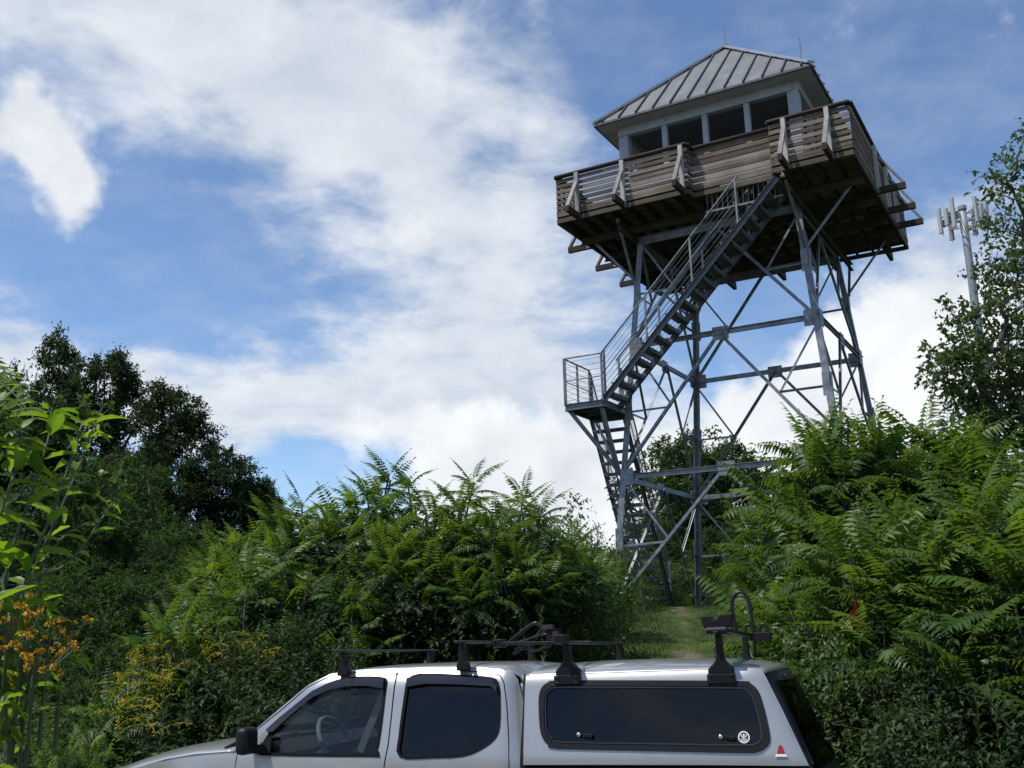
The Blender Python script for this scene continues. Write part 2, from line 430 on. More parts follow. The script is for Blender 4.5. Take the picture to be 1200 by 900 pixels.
vs = scene.view_settings
scene.display_settings.display_device = 'sRGB'
vs.view_transform = 'Standard'; vs.look = 'None'; vs.exposure = 0.; vs.gamma = 1.; vs.use_curve_mapping = False
scene.render.engine = 'CYCLES'
scene.cycles.max_bounces = 8; scene.cycles.transparent_max_bounces = 12
scene.cycles.use_denoising = True
# ---------------------------------------------------------------- the lookout tower
TYAW = R(-29.53)
TO = np.array((5.63, 23.40, .18))
tower = empty('fire_tower', tuple(TO), TYAW, label='tall galvanised steel lookout tower with a wooden catwalk and a grey metal roof', cat='lookout tower')
rng = random.Random(7)
ZL = [0.0, 2.97, 5.98, 8.56]
W0, W3 = 2.68, 1.90
def wz(z): return W0 + (W3 - W0) * z / ZL[3]
SG = [(-1, -1), (1, -1), (1, 1), (-1, 1)]
def leg_pt(i, z): w = wz(z); return np.array((SG[i][0] * w, SG[i][1] * w, z))
def one(fn, name, mat, parent=tower, **k):
    m = MB(); fn(m); return m.build(name, mat, parent, **k)
for i in range(4):
    sx, sy = SG[i]
    m = MB()
    a, b = leg_pt(i, -.1), leg_pt(i, ZL[3] + .1)
    d = unit(b - a)
    x = np.array((-sx, 0, 0.)); y = np.array((0, -sy, 0.))
    w, t = .135, .02
    pr = [(0, 0), (w, 0), (w, t), (t, t), (t, w), (0, w)]
    vs = [p + x * u + y * v for p in (a, b) for u, v in pr]
    fs = [(k, (k + 1) % 6, 6 + (k + 1) % 6, 6 + k) for k in range(6)] + [(5, 4, 3, 2, 1, 0), tuple(range(6, 12))]
    m.add(vs, fs)
    for z in (1.6, 4.5, 7.3):      # splice plates
        p = leg_pt(i, z) + x * .09 + y * .028
        m.box(p - y * .034, (.15, .012, .5))
        m.box(p + y * .06 - x * .096, (.012, .15, .5))
    leg = m.build('leg', M['steel'], tower)
    f = MB(); c = leg_pt(i, -.02) - np.array((sx * .05, sy * .05, 0))
    f.box(c + np.array((0, 0, -.42)), (.75, .75, .8)); f.build('footing', M['concrete'], leg, bevel=.03)
    f = MB(); f.box(c + np.array((0, 0, -.005)), (.42, .42, .03)); f.build('base_plate', M['steel'], leg)

def lerp(a, b, t): return np.asarray(a) * (1 - t) + np.asarray(b) * t
for f in range(4):
    i, j = f, (f + 1) % 4
    nrm = np.array(((0, -1, 0), (1, 0, 0), (0, 1, 0), (-1, 0, 0))[f], float)      # outward
    inn = -nrm
    for k in range(3):
        lo_i, lo_j, hi_i, hi_j = leg_pt(i, ZL[k]), leg_pt(j, ZL[k]), leg_pt(i, ZL[k + 1]), leg_pt(j, ZL[k + 1])
        mid = lerp(hi_i, hi_j, .5)
        one(lambda m: m.chan(hi_i + inn * .03, hi_j + inn * .03, (.115, .115, .2)[k], .055, .011), 'horizontal_beam', M['steel'])
        if k < 2:
            one(lambda m: m.box(mid + inn * .0 + np.array((0, 0, -.02)), (.36, .02, .30) if f % 2 == 0 else (.02, .36, .30)), 'gusset_plate', M['steel'])
            one(lambda m: m.box(hi_i + inn * -.012 + unit(hi_j - hi_i) * .16, (.3, .016, .36) if f % 2 == 0 else (.016, .3, .36)), 'gusset_plate', M['steel'])
            one(lambda m: m.box(hi_j + inn * -.012 - unit(hi_j - hi_i) * .16, (.3, .016, .36) if f % 2 == 0 else (.016, .3, .36)), 'gusset_plate', M['steel'])
        for lo, hi, sgn in ((lo_i, hi_i, 1), (lo_j, hi_j, -1)):
            a = lo if k else lerp(lo, hi, .03)
            one(lambda m: m.angle(a + inn * .015, mid + inn * .015, .066, .011, inn), 'diagonal_brace', M['steel'])
            q = lerp(a, mid, .5)
            h = lerp(lo, hi, .5)
            one(lambda m: m.angle(h + inn * .04, q + inn * .04, .046, .009, (0, 0, -1)), 'strut', M['steel'])
            one(lambda m: m.angle(hi + inn * .045, q + inn * .045, .046, .009, inn), 'sub_brace', M['steel'])
# knee braces out to the catwalk
for i in range(4):
    sx, sy = SG[i]
    z0 = 7.55
    p = leg_pt(i, z0)
    for dx, dy in ((sx, 0), (0, sy)):
        e = np.array((sx * (3.05 if dx else 1.92), sy * (2.95 if dy else 1.92), 8.78))
        one(lambda m: m.angle(p, e, .058, .01, (0, 0, 1)), 'knee_brace', M['steel'])

# -------- deck
DX, DY = 3.35, 3.18
ZB, ZF = 8.88, 9.20          # underside of the deck frame, top of the floor boards
NX0, NX1, NY = -.14, 1.77, -2.88     # the bay of the front rail that is set back over the stair
m = MB()
y = -DY + .02
def tints(o, per=8):
    """one tint per box of a mesh made of boxes"""
    me = o.data; at_ = me.attributes.new('tint', 'FLOAT', 'POINT')
    n = len(me.vertices); k = (n + per - 1) // per
    t = np.repeat(np.random.RandomState(len(o.name) + n).rand(k) * 2 - 1, per)[:n] * .45
    at_.data.foreach_set('value', t.astype(np.float32))
    return o
while y < DY - .02:
    if y < NY: segs = [(-DX, NX0), (NX1, DX)]
    else: segs = [(-DX, DX)]
    for s0, s1 in segs:
        if -3.2 < y < -2.3 and s1 > NX1 and s0 < 0:     # stair opening behind the set-back rail
            m.box(((s0 + .35) / 2, y + .068, ZF - .02), (.35 - s0, .136, .04)); m.box(((1.75 + s1) / 2, y + .068, ZF - .02), (s1 - 1.75, .136, .04))
        else:
            m.box(((s0 + s1) / 2, y + .068, ZF - .02), (s1 - s0, .136, .04))
    y += .145
deck = tints(m.build('deck', M['wood_x'], tower))
for x in np.linspace(-DX + .05, DX - .05, 18):
    y0 = -DY + .05 if not (NX0 < x < NX1) else NY + .05
    if .35 < x < 1.75: y0 = -2.25
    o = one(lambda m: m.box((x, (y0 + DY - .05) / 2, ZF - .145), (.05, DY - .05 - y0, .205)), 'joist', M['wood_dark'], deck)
for yy in (-2.0, -.65, .65, 2.0):
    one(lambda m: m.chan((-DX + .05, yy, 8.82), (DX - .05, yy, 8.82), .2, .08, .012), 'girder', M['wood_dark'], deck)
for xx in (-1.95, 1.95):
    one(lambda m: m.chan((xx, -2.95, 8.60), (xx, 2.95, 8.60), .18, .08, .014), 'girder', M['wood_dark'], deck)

# -------- railings: fascia, boards, cap rail; posts carried by outriggers
ZT = 10.07
def railing(p0, p1, out, posts, wood, label=None, brace=True, zt=ZT, fascia=True):
    """a straight run of board railing from p0 to p1; out = outward normal; posts = distances along the run"""
    p0 = np.array((*p0, 0.)); p1 = np.array((*p1, 0.)); o3 = np.array((*out, 0.))
    d = unit(p1 - p0); Ln = np.linalg.norm(p1 - p0)
    def seg(m, za, zb, th, off, s0=0., s1=None):
        s1 = Ln if s1 is None else s1
        a = p0 + d * s0 + o3 * off; b = p0 + d * s1 + o3 * off
        z = (za + zb) / 2
        m.bar(a + (0, 0, z), b + (0, 0, z), th, zb - za, (0, 0, 1))
    m = MB()
    # boards, some in two lengths with a butt joint
    z = ZF + .03
    hs = [.085] * 6 if brace or wood != 'wood_x' else [.102] * 6
    gp = (zt - .05 - z - sum(hs)) / len(hs)
    for h in hs:
        j = Ln * rng.uniform(.35, .65) if Ln > 2.5 else None
        if j:
            seg(m, z, z + h, .028, .0, 0, j - .004); seg(m, z, z + h, .028, rng.uniform(-.003, .003), j + .004, Ln)
        else: seg(m, z, z + h, .028, .0)
        z += h + gp
    r = tints(m.build('railing', M[wood], tower))
    if label: r['label'] = label
    if fascia:
        m = MB(); seg(m, ZB + .01, ZB + .115, .045, .004); seg(m, ZB + .165, ZF - .01, .045, .002); tints(m.build('fascia', M[wood], r))
    m = MB(); seg(m, zt - .035, zt + .005, .16, -.01, -.02, Ln + .02); m.build('cap_rail', M['cap_rail'] if wood == 'wood_x' else M['wood_dark'], r, bevel=.006)
    for s in posts:
        c = p0 + d * s
        m = MB(); m.box(c + o3 * .062 + (0, 0, (ZB + zt - .05) / 2), (.09, .09, zt - .05 - ZB)); po = tints(m.build('railing_post', M['wood_z'], r))
        if brace:
            m = MB(); e = c + o3 * .62 + (0, 0, ZB + .06)
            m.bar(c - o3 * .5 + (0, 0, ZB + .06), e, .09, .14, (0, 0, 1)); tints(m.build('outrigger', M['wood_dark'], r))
            m = MB(); m.bar(e + (0, 0, .05) - o3 * .02, c + o3 * .10 + (0, 0, ZB + .88), .09, .05, tuple(o3)); tints(m.build('post_brace', M['wood_z'], r))
    return r
railing((-DX, -DY), (NX0, -DY), (0, -1), (.56, 1.70, 3.10), 'wood_x')
railing((NX1 - .08, -DY), (DX, -DY), (0, -1), (.33, 1.22), 'wood_x')
railing((NX0, NY), (NX1, NY), (0, -1), (), 'wood_x', label='set-back board railing above the stair', brace=False)
railing((NX0, -DY + .03), (NX0, NY), (1, 0), (), 'wood_y', brace=False)
railing((NX1 - .08, NY), (NX1 - .08, -DY + .03), (-1, 0), (), 'wood_y', brace=False)
railing((DX, -DY + .03), (DX, DY), (1, 0), (2.25, 3.55, 4.65), 'wood_y')
railing((DX, DY), (-DX, DY), (0, 1), (.5, 1.9, 3.3, 4.7, 6.1), 'wood_x')
railing((-DX, DY), (-DX, -DY + .03), (-1, 0), (1.4, 2.95, 4.55), 'wood_y')

# -------- cabin
CW, ZH = 2.1, 11.19
ZS = 10.12       # window sill
cabm = MB()
for a, b in (((-CW, -CW), (CW, -CW)), ((CW, -CW), (CW, CW)), ((CW, CW), (-CW, CW)), ((-CW, CW), (-CW, -CW))):
    a = np.array((*a, 0.)); b = np.array((*b, 0.)); d = unit(b - a); n_ = np.array((d[1], -d[0], 0))
    e = d * .03
    cabm.bar(a + e + (0, 0, (ZF + ZS) / 2), b - e + (0, 0, (ZF + ZS) / 2), .06, ZS - ZF)
cabin = cabm.build('cabin', M['white_trim'], tower)
one(lambda m: m.box((0, 0, ZF + .02), (2 * CW - .2, 2 * CW - .2, .03)), 'cabin_floor', M['cab_dark'], cabin)
one(lambda m: m.box((0, 0, 11.42), (2 * CW + .2, 2 * CW + .2, .03)), 'ceiling', M['cab_dark'], cabin)
for sx, sy in SG:
    one(lambda m: m.box((sx * (CW - .07), sy * (CW - .07), (ZF + ZH) / 2), (.24, .24, ZH - ZF)), 'corner_post', M['white_trim'], cabin, bevel=.008)
for k, (n_, s_) in enumerate((((0, -1), (1, 0)), ((1, 0), (0, 1)), ((0, 1), (-1, 0)), ((-1, 0), (0, -1)))):
    n3 = np.array((*n_, 0.)); s3 = np.array((*s_, 0.))
    for q in (-.985, 0, .985):
        c = n3 * CW + s3 * q
        one(lambda m: m.box(c + (0, 0, (ZS + ZH) / 2), (.12, .12, ZH - ZS)), 'mullion', M['white_trim'], cabin)
    one(lambda m: m.bar(n3 * CW - s3 * (CW + .05) + (0, 0, ZH + .12), n3 * CW + s3 * (CW - .07) + (0, 0, ZH + .12), .16, .24), 'window_header', M['white_trim'], cabin)
    one(lambda m: m.bar(n3 * (CW + .05) - s3 * (CW - .2) + (0, 0, ZS), n3 * (CW + .05) + s3 * (CW - .2) + (0, 0, ZS), .12, .05), 'window_sill', M['white_trim'], cabin)

# -------- roof
EW, ZE, ZA = 2.58, 11.46, 14.02
roofm = MB()
roofm.add([(-EW, -EW, ZE), (EW, -EW, ZE), (EW, EW, ZE), (-EW, EW, ZE), (0, 0, ZA)], [(0, 1, 4), (1, 2, 4), (2, 3, 4), (3, 0, 4)])
roof = roofm.build('roof', M['roof'], tower)
sof = MB()
o_, i_ = EW - .03, CW + .04
vs_ = [(sx * o_, sy * o_, ZE - .06) for sx, sy in SG] + [(sx * i_, sy * i_, ZE - .06) for sx, sy in SG]
sof.add(vs_, [(k, (k + 1) % 4, 4 + (k + 1) % 4, 4 + k) for k in range(4)])
sof.build('soffit', M['white_trim'], roof)
m = MB()
for k in range(4):
    a = np.array((*SG[k], 0.)) * EW; b = np.array((*SG[(k + 1) % 4], 0.)) * EW
    m.bar(a + (0, 0, ZE - .03), b + (0, 0, ZE - .03), .03, .055)
m.build('eave_fascia', M['roof_rib'], roof)
m = MB()
for k in range(4):       # standing seams, square to each eave
    a = np.array((*SG[k], 0.)) * EW; b = np.array((*SG[(k + 1) % 4], 0.)) * EW
    d = unit(b - a); mid_ = (a + b) / 2; inn = -unit(mid_)
    sl = (ZA - ZE) / EW
    up = unit(np.array((0, 0, 1.)) - inn * 0 + unit(mid_) * sl)
    for q in np.arange(-EW + .215, EW - .1, .43):
        Lq = EW - abs(q)
        p = mid_ + d * q + (0, 0, ZE)
        e = p + inn * (Lq - .05) + (0, 0, sl * (Lq - .05))
        m.bar(p - inn * .015 + up * .022, e + up * .022, .026, .044, up)
m.build('standing_seam', M['roof_rib'], roof)
m = MB()
for k in range(4):
    a = np.array((SG[k][0] * EW, SG[k][1] * EW, ZE)); b = np.array((0, 0, ZA))
    m.bar(a + (0, 0, .045), b + (0, 0, .045), .17, .05, (0, 0, 1))
m.build('hip_cap', M['hip'], roof)
one(lambda m: m.tube([(0, 0, ZA), (0, 0, ZA + .62)], .012, 6), 'lightning_rod', M['steel'], roof)
one(lambda m: m.tube([(EW - .25, -EW + .25, ZE + .2), (EW - .25, -EW + .25, ZE + .85)], .012, 6), 'lightning_rod', M['steel'], roof)

# -------- landing and stairs
PX0, PX1, PY0, PY1, PZ = -3.32, -2.4, -3.18, -1.85, 4.45
m = MB()
m.box(((PX0 + PX1) / 2, (PY0 + PY1) / 2, PZ + .1), (PX1 - PX0 - .02, PY1 - PY0 - .02, .03))
for a, b in (((PX0, PY0), (PX1, PY0)), ((PX0, PY1), (PX1, PY1)), ((PX0, PY0), (PX0, PY1)), ((PX1, PY0), (PX1, PY1))):
    m.chan((*a, PZ + .07), (*b, PZ + .07), .15, .05, .01)
for q in (.33, .66):
    m.bar((PX0, lerp(PY0, PY1, q), PZ + .05), (PX1, lerp(PY0, PY1, q), PZ + .05), .04, .06)
landing = m.build('landing', M['steel_dark'], tower)
def handrail(parent, base, h=1.08, posts=(), nwire=8, r=.021, wires=True):
    """railing above the polyline base (list of points): top rail, posts, thin wires"""
    m = MB(); up = np.array((0, 0, h))
    pts = [np.array(p, float) for p in base]
    m.tube([p + up for p in pts], r, 8); m.tube([p + up * .52 for p in pts], r * .62, 6)
    for q in posts:
        k = min(int(q), len(pts) - 2); c = lerp(pts[k], pts[k + 1], q - k)
        m.bar(c, c + up, .04, .04, (1, 0, 0))
    h_ = m.build('handrail', M['steel'], parent)
    if wires:
        w = MB()
        for i in range(nwire):
            z = np.array((0, 0, h * (.1 + .82 * i / (nwire - 1))))
            if abs(z[2] - h * .52) < .03: continue
            w.tube([p + z for p in pts], .0055, 4, cap=False)
        w.build('railing_wire', M['steel'], h_)
    return h_
handrail(landing, [(PX1, PY0, PZ + .12), (PX0, PY0, PZ + .12), (PX0, PY1, PZ + .12)], posts=(0, .98, 1, 1.5, 1.98))
for e0, leg_i in (((PX0 + .05, PY0 + .05, PZ), 0), ((PX1 - .05, PY0 + .05, PZ), 0), ((PX0 + .05, PY1, PZ), 0)):
    one(lambda m: m.angle(leg_pt(leg_i, ZL[1] + .05), e0, .075, .011, (0, 0, 1)), 'landing_brace', M['steel'], landing)

def stair(name, a, b, wvec, ntread, railpost, label):
    """open-riser flight from foot a to head b (near stringer); wvec = across to the other stringer"""
    a = np.array(a, float); b = np.array(b, float); wv = np.array(wvec, float)
    st = MB(); st.chan(a, b, .13, .05, .011, (0, 0, 1))
    root = st.build(name, M['tread'], tower); root['label'] = label
    one(lambda m: m.chan(a + wv, b + wv, .13, -.05, .011, (0, 0, 1)), 'stringer', M['tread'], root)
    run = unit((b - a) * (1, 1, 0))
    for i in range(ntread):
        c = lerp(a, b, (i + .6) / ntread) + wv / 2 + np.array((0, 0, .03))
        one(lambda m: (m.bar(c - wv * .505 + run * .0, c + wv * .505, .27, .04, (0, 0, 1)), m.bar(c - wv * .47 + run * .12 - (0, 0, .03), c + wv * .47 + run * .12 - (0, 0, .03), .012, .06, (0, 0, 1))), 'tread', M['tread'], root)
    for s_ in (0, 1):
        o3 = wv * s_
        e = b if b[2] < 8 else lerp(a, b, (7.93 - a[2]) / (b[2] - a[2]))
        handrail(root, [a + o3 + (0, 0, .1), e + o3 + (0, 0, .1)], h=1.0, posts=railpost, nwire=7)
    return root
stair('upper_stair', (-2.42, -3.13, 4.56), (1.78, -3.13, 8.80), (0, .80, 0), 19, (.02, .33, .66, .985), 'steel stair climbing across the front to the catwalk')
stair('lower_stair', (-3.3, .62, 0.02), (-3.3, -1.85, 4.50), (.78, 0, 0), 19, (.04, .35, .68, .98), 'steep steel stair from the ground to the landing')
# wire panel under the set-back rail, closing the stair well
m = MB()
for q in np.linspace(0, 1, 15):
    m.tube([(lerp(.15, 1.75, q), -2.86, 8.52), (lerp(.15, 1.75, q), -2.86, 8.98)], .007, 4)
m.bar((.1, -2.86, 8.99), (1.8, -2.86, 8.99), .04, .05); m.bar((.1, -2.86, 8.5), (1.8, -2.86, 8.5), .03, .04)
m.build('wire_panel', M['steel'], tower)

# ---------------------------------------------------------------- antenna mast behind
mp_ = at(1135, 300, 90.)
gz = float(ground_z(mp_[0], mp_[1]))
mast = empty('antenna_mast', (mp_[0], mp_[1], gz), R(12), label='grey telecom mast with white panel antennas rising behind the right-hand tree', cat='antenna mast')
top = at(1127, 246, 90.)[2] - gz
m = MB(); m.tube([(0, 0, 0), (0, 0, top - 4), (0, 0, top)], [.62, .34, .31], 20); m.build('pole', M['mast'], mast, smooth=True)
hz = top - .9
m = MB()
for k in range(3):
    a = R(120 * k + 178); dv = np.array((math.cos(a), math.sin(a), 0)); tv = np.array((-dv[1], dv[0], 0))
    for z in (hz + .45, hz - .35):
        m.tube([dv * .2 + (0, 0, z), dv * 1.5 + (0, 0, z)], .07, 6); m.tube([dv * 1.5 - tv * 1.15 + (0, 0, z), dv * 1.5 + tv * 1.15 + (0, 0, z)], .05, 6)
        m.tube([dv * .3 + (0, 0, z), dv * 1.5 + tv * .8 + (0, 0, z)], .035, 6); m.tube([dv * .3 + (0, 0, z), dv * 1.5 - tv * .8 + (0, 0, z)], .035, 6)
m.tube([(.0, 0, top), (0, 0, top + .35)], .4, 12)
m.build('mounting_frame', M['mast'], mast)
for k in range(3):
    a = R(120 * k + 178); dv = np.array((math.cos(a), math.sin(a), 0)); tv = np.array((-dv[1], dv[0], 0))
    rot = np.stack([dv, tv, (0, 0, 1)])
    for q, hh in ((-1.05, 2.5), (0, 1.7), (1.05, 2.9)):
        c = dv * 1.75 + tv * q + (0, 0, hz + .1)
        mm = MB(); mm.box(c, (.22, .46, hh), rot); pan = mm.build('panel_antenna', M['antenna'], mast, bevel=.04)
        mm = MB(); mm.tube([c - dv * .2 - (0, 0, hh / 2 + .25), c - dv * .2 + (0, 0, hh / 2 + .15)], .035, 6)
        mm.box(c - dv * .42 - (0, 0, .2), (.2, .26, .7), rot); mm.build('bracket', M['mast'], pan)
# ---------------------------------------------------------------- the pickup truck
TB = np.array([[0.95081, -0.30894, 0.02269], [0.30948, 0.95055, -0.02617], [-0.01348, 0.0319, 0.9994]])   # rows: along (rearward), across (away), up
TORG = np.array([0.01063, 6.0, -0.72929])            # belt line, front lower corner of the cap, near side
WG = -1.13                                            # ground below the belt line
OFF = np.array((-.6, .8, WG))
truck = empty('pickup_truck', label='silver crew cab pickup truck with a matching camper cap and black roof bars', cat='pickup truck')
mw = Matrix.Identity(4)
loc = TORG + OFF @ TB
for r_ in range(3):
    for c_ in range(3): mw[r_][c_] = float(TB[c_][r_])
    mw[r_][3] = float(loc[r_])
truck.matrix_world = mw
VW = 1.6
def ss1(a, b, x): t = min(max((x - a) / (b - a), 0), 1); return t * t * (3 - 2 * t)
def cab_v(u, w):
    """near flank of the cab: depth of the skin at height w"""
    v = .011 * (1 - math.exp(-max(-w, 0) * 5)) * 0 + .22 * (w + math.sqrt(w * w + .0009)) / 2 - .028 * max(0., math.sin(math.pi * min(max(-w - .02, 0) / .75, 1.0))) ** 2
    if w > .40: v += 2.6 * (w - .40) ** 2
    v += .9 * max(u + .15, 0) ** 2 * 6.0 * (.4 + min(max(w, 0) / .4, 1) * .6)      # rear corner turns in
    v += .10 * max(-u - 2.0, 0) ** 2                                              # nose tapers
    return v
def cap_v(u, w):
    v = .22 * (w + math.sqrt(w * w + .0004)) / 2
    if w > .40: v += 3.5 * (w - .40) ** 2
    e = u - (1.36 - .40 * (w - .428) - .10)
    if w > -.05 and e > 0: v += e * e * 3.0
    return v
def pl3(fn, side):
    """map (u,w[,lift]) to truck coordinates; side 0 near, 1 far"""
    def f(u, w, lift=0.):
        v = fn(u, w) - lift
        if side: v = VW - v
        return np.array((u, v, w)) - OFF
    return f
def cr(pts, n=6, closed=True):
    """Catmull-Rom through the points"""
    P = [np.array(p, float) for p in pts]; out = []
    m = len(P)
    for i in range(m if closed else m - 1):
        p0, p1, p2, p3 = (P[(i + k) % m] if closed else P[min(max(i + k, 0), m - 1)] for k in (-1, 0, 1, 2))
        for k in range(n):
            t = k / n
            out.append(.5 * ((2 * p1) + (p2 - p0) * t + (2 * p0 - 5 * p1 + 4 * p2 - p3) * t * t + (3 * p1 - p0 - 3 * p2 + p3) * t ** 3))
    if not closed: out.append(P[-1])
    return [tuple(p) for p in out]
def inpoly(p, poly):
    x, y = p; c = False; n = len(poly); j = n - 1
    for i in range(n):
        xi, yi = poly[i]; xj, yj = poly[j]
        if (yi > y) != (yj > y) and x < (xj - xi) * (y - yi) / (yj - yi) + xi: c = not c
        j = i
    return c
def dens(poly, h=.06):
    out = []
    for i in range(len(poly)):
        a = np.array(poly[i]); b = np.array(poly[(i + 1) % len(poly)]); k = max(1, int(np.linalg.norm(b - a) / h))
        out += [tuple(a + (b - a) * t / k) for t in range(k)]
    return out
def offset_poly(poly, d):
    """grow a polygon outward by d (centroid-safe normal offset)"""
    P = np.array(poly); n = len(P)
    area = sum(P[i][0] * P[(i + 1) % n][1] - P[(i + 1) % n][0] * P[i][1] for i in range(n))
    s = 1 if area > 0 else -1
    out = []
    for i in range(n):
        t = unit(P[(i + 1) % n] - P[i - 1]); out.append(tuple(P[i] + s * d * np.array((t[1], -t[0]))))
    return out
def sheet(name, outline, holes, f, mat, parent, side, grid=.05, thick=.012, lift=0., smooth=True):
    outline = dens(outline); holes = [dens(h) for h in holes]
    V = []; E = []
    for lp in [outline] + holes:
        n0 = len(V); V += [Vector(p) for p in lp]; E += [(n0 + i, n0 + (i + 1) % len(lp)) for i in range(len(lp))]
    us = [p[0] for p in outline]; ws = [p[1] for p in outline]
    for u in np.arange(min(us) + grid / 2, max(us), grid):
        for w in np.arange(min(ws) + grid / 2, max(ws), grid):
            p = (u + .001 * math.sin(w * 99), w)
            if inpoly(p, outline) and not any(inpoly(p, h) for h in holes):
                if min(abs(u - q[0]) + abs(w - q[1]) for lp in [outline] + holes for q in lp) > grid * .45: V.append(Vector(p))
    vo, eo, fo, *_ = delaunay_2d_cdt(V, E, [], 0, 1e-6)
    F = []
    for t in fo:
        c = sum((vo[i] for i in t), Vector((0, 0))) / len(t)
        if inpoly(c, outline) and not any(inpoly(c, h) for h in holes): F.append(tuple(t))
    m = MB(); m.v = [tuple(f(p[0], p[1], lift)) for p in vo]; m.f = F
    o = m.build(name, mat, parent, smooth=smooth, fix=False)
    me = o.data; me.update()
    ny = sum(p.normal.y * p.area for p in me.polygons)
    if (ny > 0) != bool(side): me.flip_normals()
    if thick:
        md = o.modifiers.new('solid', 'SOLIDIFY'); md.thickness = thick; md.offset = -1; md.use_rim = True
        md = o.modifiers.new('split', 'EDGE_SPLIT'); md.split_angle = R(40)
    else:
        h = .004; nr = []
        for p in vo:
            a = f(p[0] + h, p[1], lift) - f(p[0] - h, p[1], lift); b = f(p[0], p[1] + h, lift) - f(p[0], p[1] - h, lift)
            n_ = unit(np.cross(a, b)); nr.append(n_ if (n_[1] > 0) == bool(side) else -n_)
        me.normals_split_custom_set_from_vertices([tuple(q) for q in nr])
    return o
def ring(name, inner, outer, f, mat, parent, side, lift, thick=.02):
    n = len(inner)
    return sheet(name, outer, [inner], f, mat, parent, side, grid=.2, thick=thick, lift=lift)

def cr_pre(p): return cr(p, 3)
FWIN = [(-1.661, .067), (-.93, .051), (-.909, .062), (-.895, .2), (-.888, .395), (-.885, .44), (-.90, .458), (-1.0, .468), (-1.138, .466), (-1.25, .441), (-1.352, .394), (-1.473, .302), (-1.592, .19), (-1.651, .11)]
RWIN = [(-.74, .045), (-.748, .138), (-.740, .28), (-.731, .391), (-.727, .445), (-.70, .468), (-.615, .473), (-.40, .458), (-.21, .438), (-.172, .405), (-.162, .33), (-.160, .19), (-.185, .13), (-.258, .082), (-.364, .047), (-.581, .04)]
FWIN = cr_pre(FWIN); RWIN = cr_pre(RWIN)
FDOOR = [(-1.835, -.02), (-1.828, .07), (-1.80, .124), (-1.696, .207), (-1.563, .302), (-1.402, .430), (-1.275, .487), (-1.16, .503), (-1.076, .506), (-.85, .503), (-.829, .498), (-.822, .48), (-.826, .283), (-.832, .103), (-.853, -.04), (-.865, -.56), (-1.70, -.58), (-1.80, -.35)]
RDOOR = [(-.845, -.04), (-.824, .103), (-.818, .283), (-.813, .475), (-.808, .494), (-.785, .500), (-.617, .502), (-.40, .495), (-.201, .477), (-.155, .458), (-.132, .42), (-.112, .303), (-.094, .113), (-.090, -.03), (-.16, -.2), (-.34, -.36), (-.42, -.56), (-.857, -.56)]
UNION = FDOOR[:-3][:12] + [] 
# upper outline of the cab flank, front to rear
BODY = [(-2.98, -.62), (-3.0, -.26), (-2.92, -.122), (-2.70, -.062), (-2.566, -.022), (-2.351, .028), (-2.139, .058), (-1.86, .072), (-1.84, .115),
        (-1.704, .215), (-1.564, .325), (-1.401, .448), (-1.274, .505), (-1.165, .520), (-1.0, .522), (-.6, .520), (-.3, .512), (-.10, .492), (-.06, .44), (-.03, .32), (-.03, -.62), (-.50, -.62), (-1.78, -.62)]
ARCH = [(-2.42 + .40 * math.cos(t), -.62 + .40 * math.sin(t)) for t in np.linspace(0, math.pi, 14)]
BODYO = BODY + ARCH
HOLE = [p for p in FDOOR[:13]] + [p for p in RDOOR[3:]] + []
# one opening for both doors: their outer contour
OPEN = offset_poly(FDOOR[15:] + FDOOR[:11], .0)
OPEN = [(-.865, -.565), (-1.705, -.585), (-1.806, -.352), (-1.841, -.02), (-1.834, .072), (-1.806, .128), (-1.70, .213), (-1.567, .308), (-1.406, .436), (-1.277, .493), (-1.161, .509), (-1.076, .512),
        (-.87, .506), (-.818, .499), (-.77, .498), (-.617, .508), (-.40, .501), (-.20, .483), (-.151, .463), (-.126, .422), (-.106, .303), (-.088, .113), (-.084, -.03), (-.154, -.203), (-.335, -.365), (-.414, -.565)]
CAPO = [(.0, -.015), (.0, .2), (.0, .40), (.002, .455), (1.325, .455), (1.338, .43), (1.419, .242), (1.492, .059), (1.527, -.03), (1.0, -.022), (.5, -.018)]
CWIN_O = [(.089, .30), (.090, .34), (.097, .374), (.115, .400), (.145, .416), (.197, .423), (.7, .408), (1.209, .390), (1.255, .382), (1.288, .357), (1.310, .318), (1.334, .199), (1.343, .115), (1.338, .085), (1.318, .062), (1.276, .043), (1.185, .04), (.7, .055), (.201, .07), (.15, .088), (.115, .125), (.098, .18)]
CWIN_I = [(.116, .30), (.117, .336), (.125, .364), (.16, .390), (.208, .397), (.7, .383), (1.204, .366), (1.245, .356), (1.278, .316), (1.306, .2), (1.313, .121), (1.302, .092), (1.269, .070), (1.183, .066), (.7, .079), (.211, .093), (.164, .112), (.133, .147), (.120, .2)]
CWIN_O = cr(CWIN_O, 2); CWIN_I = cr(CWIN_I, 2)
BEDO = [(.01, -.035), (1.47, -.045), (1.50, -.06), (1.51, -.60), (1.20, -.60)] + [(.80 + .40 * math.cos(t), -.60 + .40 * math.sin(t)) for t in np.linspace(0, math.pi, 14)] + [(.01, -.60)]
body = None
